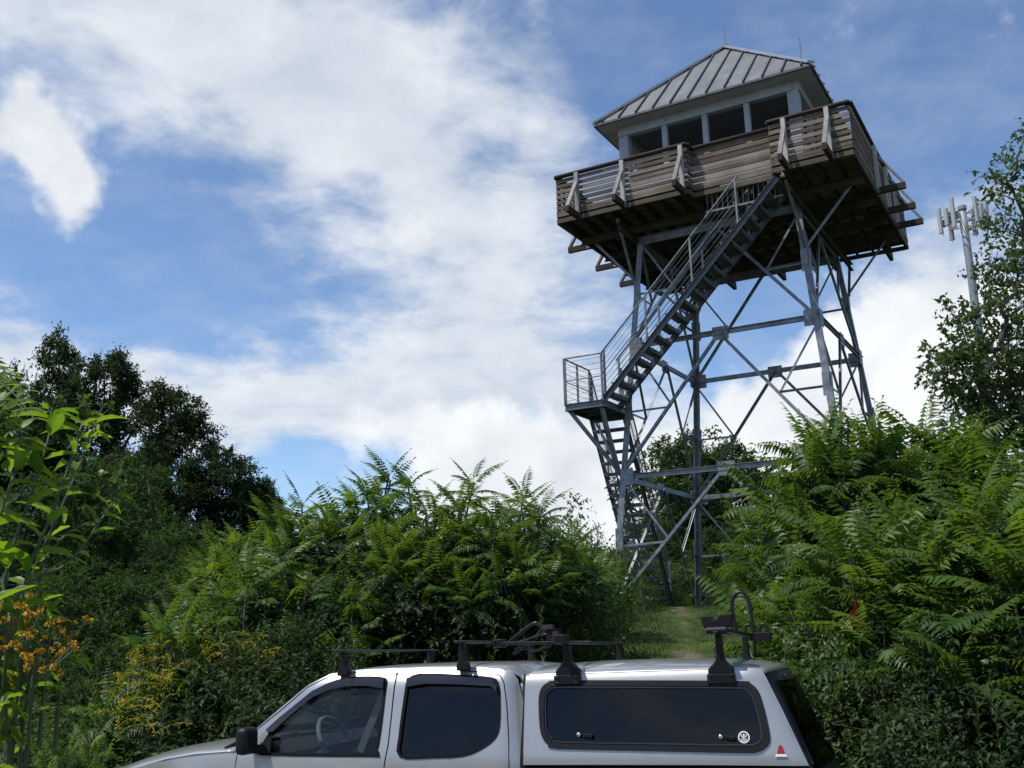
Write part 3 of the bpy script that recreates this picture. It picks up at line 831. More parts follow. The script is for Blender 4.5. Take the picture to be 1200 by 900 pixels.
for side in (0, 1):
    f = pl3(cab_v, side); g = pl3(cap_v, side)
    b_ = sheet('cab_side', BODYO, [OPEN], f, M['paint'], truck, side, thick=0)
    bed = sheet('bed_side', BEDO, [], g, M['paint'], truck, side, grid=.08, thick=0)
    sheet('bed_rail', [(.0, -.036), (.5, -.04), (1.49, -.047), (1.49, -.029), (.5, -.018), (.0, -.015)], [], g, M['rubber'], bed, side, grid=.5, lift=-.012)
    # dark lining behind the door seams
    sheet('door_lining', offset_poly(OPEN, .02), [FWIN, RWIN], f, M['rubber'], b_, side, grid=.12, lift=-.03, thick=.004)
    d1 = sheet('door', FDOOR, [offset_poly(FWIN, .016)], f, M['paint'], truck, side, thick=0)
    d2 = sheet('door', RDOOR, [offset_poly(RWIN, .014)], f, M['paint'], truck, side, thick=0)
    for d_, W_, mt in ((d1, FWIN, M['glass']), (d2, RWIN, M['tint'])):
        ring('window_frame', W_, offset_poly(W_, .018), f, M['rubber'], d_, side, .004, .03)
        sheet('window', offset_poly(W_, .004), [], f, mt, d_, side, lift=-.012, thick=0)
    VF = [(-.882, .413), (-.887, .470), (-1.0, .478), (-1.139, .478), (-1.25, .456), (-1.355, .412), (-1.561, .262), (-1.642, .195), (-1.625, .178), (-1.592, .185), (-1.472, .283), (-1.35, .374), (-1.25, .414), (-1.134, .433), (-1.0, .433)]
    VR = [(-.733, .418), (-.738, .469), (-.615, .482), (-.40, .466), (-.20, .447), (-.165, .41), (-.164, .381), (-.18, .395), (-.209, .408), (-.40, .423), (-.611, .433)]
    sheet('rain_visor', VF, [], f, M['visor'], d1, side, grid=.03, lift=.026, thick=.022)
    sheet('rain_visor', VR, [], f, M['visor'], d2, side, grid=.03, lift=.026, thick=.022)
    for d_, hu in ((d1, -.98), (d2, -.24)):
        m = MB(); m.tube([f(hu - .09, -.13, .0), f(hu - .08, -.128, .035), f(hu + .07, -.125, .035), f(hu + .08, -.125, .0)], .014, 8); m.build('handle', M['black'], d_, smooth=True)
    # mirror
    m = MB(); c = f(-1.700, .140, .125)
    m.box(c, (.085, .15, .155)); mi = m.build('side_mirror', M['black'], truck, bevel=.032, seg=4, smooth=True)
    m = MB(); m.bar(f(-1.70, .09, .08), f(-1.675, .085, -.02), .05, .08, (1, 0, 0)); m.build('mirror_arm', M['black'], mi)
    m = MB(); m.poly([f(-1.69, .062, .003), f(-1.60, .062, .003), f(-1.60, .165, .003), f(-1.69, .10, .003)], (0, (.012 if side else -.012), 0)); m.build('mirror_base', M['black'], mi)
    # camper cap flank
    c_ = sheet('cap_side', CAPO, [CWIN_O], g, M['paint'], truck, side, grid=.045, thick=0)
    w_ = ring('window_frame', CWIN_I, offset_poly(CWIN_O, .004), g, M['black'], c_, side, .008, .03)
    sheet('window', offset_poly(CWIN_I, .004), [], g, M['tint'], w_, side, lift=-.010, thick=0)
    rim_o = offset_poly(CWIN_I, -.008)
    ring('window_bead', offset_poly(CWIN_I, -.012), offset_poly(CWIN_I, -.004), g, M['visor'], w_, side, .004, .01)
    for hu, hw in ((.323, .139), (1.094, .118)):
        m = MB(); m.tube([g(hu + .0, hw, -.005), g(hu, hw, .025)], .012, 10); la = m.build('latch', M['chrome'], w_, smooth=True)
        m = MB(); m.bar(g(hu + .02, hw - .004, .012), g(hu + .075, hw - .012, .012), .016, .022); m.build('latch_lever', M['black'], la, bevel=.004)
    m = MB(); m.poly([g(1.374, .030, .004), g(1.415, .029, .004), g(1.402, .071, .004), g(1.389, .071, .004)], (0, (.004 if side else -.004), 0)); bd = m.build('badge', M['red'], c_)
    m = MB(); m.poly([g(1.366, .017, .004), g(1.424, .016, .004), g(1.420, .028, .004), g(1.370, .029, .004)], (0, (.004 if side else -.004), 0)); m.build('badge_base', M['white'], bd)
# sticker on the near cap window: ring with a forked mark
g = pl3(cap_v, 0)
def gl(u, w): return g(u, w, .0)
m = MB(); su, sw = 1.212, .112
def circ(r, n=28): return [(su + r * math.cos(t), sw + r * math.sin(t)) for t in np.linspace(0, 2 * math.pi, n, endpoint=False)]
o_, i_ = circ(.030), circ(.0235)
n = len(o_)
m.add([gl(*p) for p in o_] + [gl(*p) for p in i_], [(k, (k + 1) % n, n + (k + 1) % n, n + k) for k in range(n)])
for a in (90, 210, 330):
    p = (su + .0245 * math.cos(R(a)), sw + .0245 * math.sin(R(a)))
for path in ([(0, -.022), (0, .006), (-.004, .016)], [(0, .006), (.004, .016)], [(-.003, -.002), (-.012, .004), (-.014, .014)], [(.003, -.002), (.012, .004), (.014, .014)], [(-.008, -.019), (-.012, -.006)], [(.008, -.019), (.012, -.006)]):
    for p, q in zip(path[:-1], path[1:]):
        m.bar(gl(su + p[0], sw + p[1]), gl(su + q[0], sw + q[1]), .0052, .002, (0, 1, 0))
m.build('sticker', M['white'], [o for o in truck.children if o.name.startswith('cap_side')][0])

# lofted top surfaces (profile along u, rounded across)
def loft(name, stations, mat, parent, n=24, thick=.012, expo=.45):
    """stations: (u, w_edge, v_edge, w_centre, bow) -> arc across the truck"""
    m = MB()
    for u, we, ve, wc, bow in stations:
        for k in range(n + 1):
            q = -1 + 2 * k / n; q = math.copysign(abs(math.sin(q * math.pi / 2)) , q)
            s = 1 - abs(q) ** (2.0)
            s = s ** expo
            v = VW / 2 + q * (VW / 2 - ve)
            m.v.append(tuple(np.array((u - bow * (1 - q * q), v, we + (wc - we) * s)) - OFF))
    for i in range(len(stations) - 1):
        for k in range(n): a = i * (n + 1) + k; m.f.append((a, a + 1, a + n + 2, a + n + 1))
    o = m.build(name, mat, parent, smooth=True, fix=True)
    if sum(p.normal.z * p.area for p in o.data.polygons) < 0: o.data.flip_normals()
    if thick: md = o.modifiers.new('solid', 'SOLIDIFY'); md.thickness = thick; md.offset = -1
    return o
def st(u, w, wc, bow=0, fn=cab_v): return (u, w, fn(u, w), wc, bow)
roof_ = loft('cab_roof', [st(-1.285, .498, .508, .05), st(-1.165, .518, .537, .03), st(-1.0, .521, .549), st(-.6, .519, .550), st(-.3, .511, .543), st(-.13, .496, .528), st(-.05, .455, .49), st(-.03, .40, .43)], M['paint'], truck)
loft('hood', [(-3.0, -.22, .12, -.12, .05), (-2.93, -.12, .10, -.03, .07), (-2.70, -.06, .055, .035, .05), (-2.566, -.020, .035, .068, .04), (-2.351, .030, .015, .098, .03), (-2.139, .060, .008, .118, .02), (-1.90, .073, .01, .127, .02), (-1.845, .074, .01, .128, .02)], M['paint'], truck, expo=.6)
ws = loft('windshield', [(-1.845, .110, .028, .132, .17), (-1.704, .213, .05, .230, .15), (-1.564, .323, .075, .336, .12), (-1.401, .446, .10, .462, .08), (-1.29, .497, .115, .508, .055)], M['glass'], truck, thick=0, expo=.8)
loft('cowl', [(-1.86, .05, .01, .10, .02), (-1.84, .112, .024, .135, .175)], M['rubber'], ws, thick=0, expo=.8)
m = MB(); m.tube([np.array((-1.93, .25, .105)) - OFF, np.array((-1.84, .75, .125)) - OFF], .01, 6); m.tube([np.array((-1.90, .9, .105)) - OFF, np.array((-1.86, 1.3, .125)) - OFF], .01, 6); m.build('wiper', M['black'], ws)
m = MB(); m.tube([np.array((-1.95, .06, .085)) - OFF, np.array((-1.90, .16, .125)) - OFF, np.array((-1.83, .30, .15)) - OFF], .012, 6); m.build('wiper', M['black'], ws)
cap_roof = loft('cap_roof', [(.0, .455, cap_v(0, .455), .503, 0), (.03, .456, cap_v(.03, .455), .515, 0), (.3, .456, cap_v(.3, .455), .524, 0), (.7, .456, cap_v(.7, .455), .522, 0), (1.1, .456, cap_v(1.1, .455), .508, 0), (1.25, .454, cap_v(1.2, .455) + .005, .493, -.02), (1.322, .448, cap_v(1.3, .45) + .012, .470, -.05), (1.35, .435, cap_v(1.3, .43) + .02, .445, -.06)], M['paint'], truck, expo=.5)
# cap rear: black framed glass door, slightly bowed
def rear(name, w0, w1, inset, lift, mat, parent, nb=16, frame=0):
    m = MB()
    ws_ = np.linspace(w0, w1, 10)
    for w in ws_:
        u = 1.345 + .40 * (.428 - w)
        ve = cap_v(1.345 + .40 * (.428 - max(w, -.03)) - .02, max(w, 0)) + inset
        for k in range(nb + 1):
            q = -1 + 2 * k / nb
            m.v.append(tuple(np.array((u + .075 * (1 - q * q) + .02 * q * (q > 0) + lift - .012 * abs(q) ** 6, VW / 2 + q * (VW / 2 - ve), w)) - OFF))
    for i in range(9):
        for k in range(nb): a = i * (nb + 1) + k; m.f.append((a, a + 1, a + nb + 2, a + nb + 1))
    o = m.build(name, mat, parent, smooth=True)
    if sum(p.normal.x * p.area for p in o.data.polygons) < 0: o.data.flip_normals()
    md = o.modifiers.new('solid', 'SOLIDIFY'); md.thickness = .012; md.offset = -1
    return o
rr = rear('cap_rear_door', -.12, .436, .004, .0, M['black'], truck)
rear('rear_window', -.06, .385, .06, .014, M['rear_glass'], rr)
m = MB(); m.bar(np.array((1.405, .45, .405)) - OFF, np.array((1.405, 1.15, .405)) - OFF, .03, .022); m.build('brake_light', M['visor'], rr, bevel=.006)
m = MB(); m.tube([np.array((1.585, .8, .03)) - OFF, np.array((1.62, .8, .03)) - OFF], .02, 10); m.bar(np.array((1.615, .74, .03)) - OFF, np.array((1.615, .86, .03)) - OFF, .02, .02); m.build('handle', M['black'], rr)
# closed backs: cab rear wall, cap front, bed, tailgate, floor, front
def wall(name, pts, ext, mat, parent=truck, **k):
    m = MB(); m.poly([np.array(p) - OFF for p in pts], ext); return m.build(name, mat, parent, **k)
def xsec(u, ws_, fn, inset=.015):
    near = [(u, fn(u, w) + inset, w) for w in ws_]
    return near + [(u, VW - p[1], p[2]) for p in reversed(near)]
cr_ = wall('cab_rear_wall', xsec(-.05, (-.55, -.2, .0, .2, .40, .46), cab_v, .02), (.012, 0, 0), M['paint'])
wall('boot_seal', xsec(.0, (-.02, .2, .36, .43), lambda u, w: .16 + .2 * max(w, 0), 0), (-.05, 0, 0), M['rubber'], cr_)
wall('cap_front_wall', xsec(.012, (-.02, .2, .40, .45), cap_v, .02), (.012, 0, 0), M['paint'])
wall('tailgate', xsec(1.475, (-.56, -.3, -.06), cap_v, .02), (.03, 0, 0), M['paint'])
wall('bed_floor', [(.02, .03, -.45), (1.62, .03, -.45), (1.62, VW - .03, -.45), (.02, VW - .03, -.45)], (0, 0, -.04), M['rubber'])
wall('cab_floor', [(-1.85, .05, -.5), (-.06, .05, -.5), (-.06, VW - .05, -.5), (-1.85, VW - .05, -.5)], (0, 0, -.06), M['rubber'])
wall('front_grille', [(-2.97, .12, -.30), (-2.97, VW - .12, -.30), (-2.95, VW - .12, -.62), (-2.95, .12, -.62)], (.03, 0, 0), M['black'])
m = MB(); m.bar(np.array((-3.04, .02, -.62)) - OFF, np.array((-3.04, VW - .02, -.62)) - OFF, .14, .20); m.build('bumper', M['paint'], truck, bevel=.03)
m = MB(); m.bar(np.array((1.60, .02, -.58)) - OFF, np.array((1.60, VW - .02, -.58)) - OFF, .16, .16); m.build('bumper', M['chrome'], truck, bevel=.03)
for side in (0, 1):
    for uu, wn in ((-2.42, 0), (.80, 1)):
        vc = .03 if not side else VW - .03; sgn = 1 if not side else -1
        m = MB(); c = np.array((uu, vc, WG + .37)) - OFF
        th = np.linspace(0, 2 * math.pi, 40, endpoint=False)
        prof = [(.24, -.01), (.35, -.01), (.37, .02), (.37, .18), (.35, .22), (.24, .22)]
        vs_ = [c + (r * math.cos(t), sgn * d, r * math.sin(t)) for t in th for r, d in prof]
        k_ = len(prof); fs_ = [(i * k_ + a, i * k_ + (a + 1) % k_, ((i + 1) % 40) * k_ + (a + 1) % k_, ((i + 1) % 40) * k_ + a) for i in range(40) for a in range(k_)]
        m.add(vs_, fs_); wh = m.build('wheel', M['rubber'], truck)
        m = MB(); m.tube([c + (0, sgn * .02, 0), c + (0, sgn * .20, 0)], .24, 24)
        for a in range(5):
            an = a * 2 * math.pi / 5; m.bar(c + (.05 * math.cos(an), sgn * .01, .05 * math.sin(an)), c + (.22 * math.cos(an), sgn * .01, .22 * math.sin(an)), .07, .03, (0, 1, 0))
        m.build('rim', M['chrome'], wh)
# interior: dashboard, wheel, seats, belt
wall('dashboard', [(-1.85, .08, -.05), (-1.62, .08, -.05), (-1.58, .08, .05), (-1.66, .08, .12), (-1.85, .08, .09)], (0, VW - .16, 0), M['interior'])
m = MB(); c = np.array((-1.36, .42, .07)); ax_ = unit((.86, 0, .5)); e1 = np.array((0, 1., 0)); e2 = np.cross(ax_, e1)
m.tube([c + .19 * (e1 * math.cos(t) + e2 * math.sin(t)) - OFF for t in np.linspace(0, 2 * math.pi, 33)], .016, 8); sw_ = m.build('steering_wheel', M['trim_grey'], truck, smooth=True)
m = MB(); m.bar(c - e1 * .18 - OFF, c + e1 * .18 - OFF, .05, .03); m.tube([c - OFF, c - ax_ * .3 - OFF], .04, 8); m.build('hub', M['interior'], sw_)
def seat(u, v, wd_):
    m = MB(); m.box(np.array((u - .25, v, -.28)) - OFF, (.5, wd_, .16)); s_ = m.build('seat', M['interior'], truck, bevel=.05, seg=3)
    rot = np.array(((math.cos(.25), 0, math.sin(.25)), (0, 1, 0), (-math.sin(.25), 0, math.cos(.25))))
    m = MB(); m.box(np.array((u + .06, v, .0)) - OFF, (.14, wd_, .52), rot); m.build('seat_back', M['interior'], s_, bevel=.05, seg=3)
    for hv in ([v] if wd_ < .8 else [v - .4, v + .4]):
        m = MB(); m.box(np.array((u + .13, hv, .32)) - OFF, (.09, .26, .15), rot); m.build('headrest', M['interior'], s_, bevel=.035, seg=3)
seat(-.70, .42, .52); seat(-.70, 1.18, .52); seat(-.2, .8, 1.3)
m = MB(); m.bar(np.array((-.90, .125, .40)) - OFF, np.array((-1.08, .16, .05)) - OFF, .045, .006, (0, 1, 0)); m.build('seat_belt', M['trim_grey'], truck)
m = MB(); m.box(np.array((-1.36, .80, .40)) - OFF, (.04, .26, .075)); m.build('interior_mirror', M['black'], truck, bevel=.02)
# roof bars with feet
BARS = [(-1.165, .500, .640, .035), (-.385, .505, .662, .035), (.255, .432, .632, .07), (1.115, .412, .650, .07)]
for bi, (u, w0, w1, hw) in enumerate(BARS):
    m = MB(); m.bar(np.array((u, -.0, w1)) - OFF, np.array((u, VW, w1)) - OFF, .03, .016); cb = m.build('crossbar', M['black_metal'], truck, bevel=.007)
    for side in (0, 1):
        v0 = .125 if not side else VW - .125; sg = -1 if not side else 1
        m = MB()
        wt = (w0 + w1) / 2
        h_ = w1 - w0; k_ = .052 if hw > .05 else .03
        rp = [(hw, 0), (hw, k_), (hw * .88, k_ + .012), (hw * .62, k_ + .028), (max(.022, hw * .36), k_ + .05), (.020, k_ + .075), (.017, h_ + .002)]
        pr_ = [(-a, w0 - .008 + b) for a, b in rp[::1]] + [(a, w0 - .008 + b) for a, b in rp[::-1]]
        m.poly([np.array((u + a, v0 + sg * .04, b)) - OFF for a, b in pr_], (0, -sg * .065, 0))
        ft = m.build('rack_foot', M['black'], cb, bevel=.008)
        if hw > .05:
            m = MB()
            m.box(np.array((u, v0 + sg * .038, w0 - .004)) - OFF, (2 * hw + .01, .045, .05))
            for a in (-.055, .055):
                for b in (-.012, .012): m.tube([np.array((u + a, v0 + sg * .06, w0 + b)) - OFF, np.array((u + a, v0 + sg * .068, w0 + b)) - OFF], .006, 6)
            m.build('mounting_plate', M['black'], ft, bevel=.004)
            m = MB()
            for a in (-.055, .055):
                for b in (-.014, .014): m.tube([np.array((u + a, v0 + sg * .055, w0 + b)) - OFF, np.array((u + a, v0 + sg * .0645, w0 + b)) - OFF], .0055, 6)
            m.build('bolt', M['chrome'], ft)
# upright wheel carrier on the rearmost bar
def tp(u, v, w): return np.array((u, v, w)) - OFF
def carrier(label, parts):
    r = empty('bike_carrier', label=label, cat='bike carrier'); r.matrix_world = truck.matrix_world.copy()
    for nm, fn, mt in parts:
        m = MB(); fn(m); m.build(nm, M[mt], r, smooth=nm in('wheel_hoop', 'strap_loop'), bevel=.004 if nm in('cradle', 'tray', 'clamp') else 0)
    return r
def hoop1(m): m.tube(cr([tp(1.205, 1.12, .52), tp(1.21, 1.12, .66), tp(1.205, 1.12, .80), tp(1.193, 1.12, .875), tp(1.163, 1.12, .912), tp(1.125, 1.12, .908), tp(1.092, 1.12, .862), tp(1.090, 1.12, .77), tp(1.105, 1.12, .66)], 5, closed=False), .0125, 10)
def loops1(m):
    for uu in (1.16, 1.25): m.tube(cr([tp(uu, 1.12, .60), tp(uu, 1.12, .68), tp(uu + .02, 1.12, .71), tp(uu + .045, 1.12, .69), tp(uu + .045, 1.12, .60)], 4, closed=False), .009, 8)
carrier('black upright wheel hoop bike carrier standing on the rearmost roof bar', [
    ('wheel_hoop', hoop1, 'black_metal'), ('strap_loop', loops1, 'black_metal'),
    ('tray', lambda m: m.bar(tp(1.10, .10, .672), tp(1.19, 1.25, .640), .05, .022), 'black_metal'),
    ('cradle', lambda m: (m.poly([tp(1.03, .06, .74), tp(1.045, .06, .675), tp(1.19, .06, .675), tp(1.20, .06, .745), tp(1.135, .06, .745), tp(1.12, .06, .72), tp(1.095, .06, .72), tp(1.085, .06, .74)], (0, .12, 0))), 'black'),
    ('cradle', lambda m: m.box(tp(1.245, 1.16, .635), (.13, .10, .05)), 'black'),
    ('clamp', lambda m: m.tube([tp(1.06, .05, .66), tp(1.17, .05, .66)], .022, 8), 'black_metal')])
carrier('black folded bike carrier lying over the two middle roof bars', [
    ('wheel_hoop', lambda m: m.tube(cr([tp(-.33, .74, .64), tp(-.24, .72, .70), tp(-.13, .70, .765), tp(-.09, .70, .765), tp(-.07, .70, .735), tp(-.12, .71, .68), tp(-.28, .74, .585)], 5, closed=False), .012, 8), 'black_metal'),
    ('strap_loop', lambda m: (m.tube([tp(-.30, .72, .65), tp(-.18, .70, .665), tp(-.06, .68, .70), tp(.0, .65, .695)], .008, 6), m.tube([tp(-.25, .74, .63), tp(-.12, .72, .60), tp(-.02, .70, .62), tp(.0, .68, .66)], .008, 6)), 'black_metal'),
    ('tray', lambda m: m.bar(tp(-.36, .70, .655), tp(.27, .64, .635), .05, .02), 'black_metal'),
    ('cradle', lambda m: m.box(tp(.18, .08, .68), (.05, .10, .06)), 'black'),
    ('pad', lambda m: (m.box(tp(.165, .05, .722), (.06, .06, .025)), m.box(tp(.215, .04, .675), (.03, .06, .04))), 'brown_pad'),
    ('clamp', lambda m: m.box(tp(.24, .06, .65), (.06, .12, .05)), 'black_metal'),
    ('clamp', lambda m: m.box(tp(-.36, .72, .655), (.06, .10, .05)), 'black_metal')])
# ---------------------------------------------------------------- foliage
def mesh_np(name, V, F, mat, parent=None, tint=None, smooth=False):
    """V (n,3), F (m,3) triangles, tint per vertex"""
    V = np.ascontiguousarray(V, np.float32).reshape(-1, 3); F = np.ascontiguousarray(F, np.int32).reshape(-1, 3)
    me = bpy.data.meshes.new(name)
    me.vertices.add(len(V)); me.vertices.foreach_set('co', V.ravel())
    me.loops.add(F.size); me.loops.foreach_set('vertex_index', F.ravel())
    me.polygons.add(len(F)); me.polygons.foreach_set('loop_start', np.arange(0, F.size, 3, dtype=np.int32))
    me.polygons.foreach_set('loop_total', np.full(len(F), 3, np.int32))
    me.update(calc_edges=True)
    if tint is not None:
        a = me.attributes.new('tint', 'FLOAT', 'POINT'); a.data.foreach_set('value', np.ascontiguousarray(tint, np.float32))
    if smooth: me.shade_smooth()
    me.materials.append(mat)
    o = bpy.data.objects.new(name, me); COL.objects.link(o)
    if parent is not None: o.parent = parent
    return o
class Bag:
    """many placed copies of small templates, one mesh"""
    def __init__(s): s.V = []; s.F = []; s.T = []; s.n = 0
    def put(s, tv, tf, mats, pos, tint, off=None):
        """tv (k,3); mats (n,3,3) rows = images of the template axes; pos (n,3); tint (n,)"""
        n = len(pos); k = len(tv)
        if n == 0: return
        V = np.einsum('kj,njl->nkl', tv, mats) + pos[:, None, :]
        F = tf[None] + (np.arange(n) * k)[:, None, None] + s.n
        s.V.append(V.reshape(-1, 3)); s.F.append(F.reshape(-1, 3)); s.T.append(np.repeat(tint, k) + (np.tile(off, n) if off is not None else 0)); s.n += n * k
    def raw(s, V, F, tint):
        V = np.asarray(V, float); F = np.asarray(F, int)
        s.V.append(V); s.F.append(F + s.n); s.T.append(np.full(len(V), tint) if np.isscalar(tint) else tint); s.n += len(V)
    def build(s, name, mat, parent=None, smooth=False):
        return mesh_np(name, np.concatenate(s.V), np.concatenate(s.F), mat, parent, np.concatenate(s.T), smooth)
def nrm(v): return v / (np.linalg.norm(v, axis=-1, keepdims=True) + 1e-9)
def frames(d, up, rs, roll=.4):
    """matrices whose x axis is d and z axis is near up"""
    d = nrm(d); z = up + rs.normal(0, roll, d.shape); z = nrm(z - d * (z * d).sum(-1, keepdims=True)); y = np.cross(z, d)
    return np.stack([d, y, z], 1)
# leaf templates, length along x
LEAF4 = (np.array([(0, 0, 0), (.38, .5, .06), (.38, -.5, .06), (.5, 0, -.03), (1, 0, -.16)]), np.array([(0, 2, 3), (2, 4, 3), (0, 3, 1), (1, 3, 4)]))
LEAF2 = (np.array([(0, 0, 0), (.45, .5, .1), (.45, -.5, .1), (1, 0, -.1)]), np.array([(0, 2, 3), (0, 3, 1)]))
def leaf_n(nseg=8, fold=.12, droop=.35, peak=.42, wave=.0):
    """finer leaf for near plants: outline lens shaped, bent along the midrib"""
    V = []; 
    for i in range(nseg + 1):
        t = i / nseg; w = .5 * (math.sin(math.pi * t ** (math.log(.5) / math.log(peak)))) ** .9 if 0 < t < 1 else 0
        z = -droop * t * t; wv = wave * math.sin(t * 19)
        V += [(t, w, z + fold * w * 2 + wv), (t, 0, z), (t, -w, z + fold * w * 2 - wv)]
    F = []
    for i in range(nseg):
        a = i * 3
        for k in (0, 1): F += [(a + k, a + k + 1, a + 3 + k), (a + k + 1, a + 4 + k, a + 3 + k)]
    return np.array(V), np.array(F)
def tube_np(bag, pts, rad, n=5, tint=0.):
    pts = np.asarray(pts, float); m = len(pts)
    T = np.gradient(pts, axis=0); T = nrm(T)
    x = np.array((1., .2, .1)); V = []
    for i in range(m):
        x = x - T[i] * (x @ T[i]); x = x / (np.linalg.norm(x) + 1e-9); y = np.cross(T[i], x)
        a = np.linspace(0, 2 * math.pi, n, endpoint=False)
        V.append(pts[i] + rad[i] * (np.cos(a)[:, None] * x + np.sin(a)[:, None] * y))
    F = []
    for i in range(m - 1):
        for k in range(n):
            a, b, c, d = i * n + k, i * n + (k + 1) % n, (i + 1) * n + (k + 1) % n, (i + 1) * n + k
            F += [(a, b, c), (a, c, d)]
    bag.raw(np.concatenate(V), F, tint)

LM = {}
LM['sumac'] = mat_leaf('sumac_leaf', (.017, .054, .018), (.10, .165, .024), (.04, .135, .014), (.24, .37, .022), trans=.37, rough=.45, spec=.35)
LM['tree'] = mat_leaf('dark_tree_leaf', (.014, .032, .012), (.036, .062, .018), (.03, .07, .012), (.07, .12, .015), trans=.25, rough=.6, spec=.15)
LM['mid'] = mat_leaf('understorey_leaf', (.02, .052, .015), (.06, .108, .025), (.045, .12, .014), (.12, .20, .022), trans=.3, rough=.6, spec=.15)
LM['bush'] = mat_leaf('bush_leaf', (.024, .056, .018), (.075, .115, .034), (.05, .12, .014), (.13, .20, .025), trans=.32, rough=.55, spec=.25)
LM['shade_bush'] = mat_leaf('thicket_leaf', (.013, .035, .012), (.045, .078, .022), (.03, .085, .01), (.10, .165, .018), trans=.3, rough=.55, spec=.25)  # darker copy of the bush leaf, thicket shade put into its colour
LM['light'] = mat_leaf('light_bush_leaf', (.03, .07, .016), (.085, .135, .028), (.07, .17, .014), (.15, .25, .025), trans=.36, rough=.45)
LM['birch'] = mat_leaf('birch_leaf', (.022, .05, .016), (.08, .12, .028), (.06, .14, .014), (.17, .25, .025), trans=.34, rough=.45)
LM['near'] = mat_leaf('broad_near_leaf', (.05, .115, .014), (.11, .19, .02), (.16, .34, .012), (.32, .48, .02), trans=.5, rough=.42, spec=.4)
LM['grass'] = mat_leaf('grass_blade', (.035, .065, .014), (.10, .13, .035), (.08, .15, .02), (.17, .2, .04), trans=.3, rough=.6)
LM['flower'] = mat_leaf('orange_petal', (.42, .23, .008), (.6, .40, .015), (.42, .22, .006), (.5, .33, .01), trans=.3, rough=.6)
LM['gold'] = mat_leaf('goldenrod_floret', (.32, .27, .012), (.48, .43, .02), (.28, .22, .01), (.36, .3, .01), trans=.3, rough=.7)
LM['red'] = mat_leaf('red_leaf', (.22, .025, .02), (.34, .04, .03), (.3, .03, .02), (.4, .05, .03), trans=.3)
LM['bark'] = mat_basic('bark', (.045, .04, .034), (.12, .108, .095), rough=.95, scale=9, bump=.4, stretch=(1, 1, .25))
LM['twig'] = mat_basic('dark_twig', (.02, .018, .013), (.045, .04, .03), rough=.9, scale=12)
LM['stem'] = mat_basic('green_stem', (.035, .062, .018), (.06, .08, .03), rough=.6, scale=8)
LM['sumac_bark'] = mat_basic('sumac_bark', (.06, .05, .04), (.13, .11, .09), rough=.9, scale=12)

# ---- sumac
def frond(rs, npair=13, droop=.5):
    """a pinnate leaf of unit length along +x, z up"""
    B = Bag()
    t = np.linspace(0, 1, 9)
    axis = lambda q: np.stack([q * (1 - .12 * droop * q), 0 * q, .12 * q - droop * .62 * q * q], -1)
    tube_np(B, axis(t), .008 * (1 - .75 * t), 3, .35)
    q = np.linspace(.17, .97, npair)
    ln = rs.uniform(.85, 1.1, npair) * .235 * np.sin(np.pi * (.16 + .80 * (q - .17) / .8) ** .85) ** .75 + .02
    P = axis(q); T = nrm(axis(q + .01) - P)
    nz = np.cross(T, np.array((0, 1., 0))); nz = nz * np.sign(nz[:, 2:3] + 1e-6)
    for s in (-1, 1):
        d = T * .42 + np.array((0, s, 0.)) * 1. - nz * .10 + rs.normal(0, .06, P.shape)
        d[:, 2] -= .12
        m = frames(d, nz, rs, .14)
        m = m * np.stack([ln, ln * .31, ln], -1)[:, :, None]
        B.put(LEAF4[0], LEAF4[1], m, P, np.full(len(P), .5))
    m = frames(np.array([(1., 0, -.5)]), np.array([(.3, 0, 1.)]), rs, .1) * .15; m[:, 1] *= .3
    B.put(LEAF4[0], LEAF4[1], m, axis(np.array([.99])), np.array([.5]))
    return np.concatenate(B.V), np.concatenate(B.F)
FR = [frond(np.random.RandomState(40 + i), (12, 13, 14, 12, 10, 15, 13, 11)[i], (.30, .6, .85, 1.15, .45, .7, 1.0, 1.3)[i]) for i in range(8)]
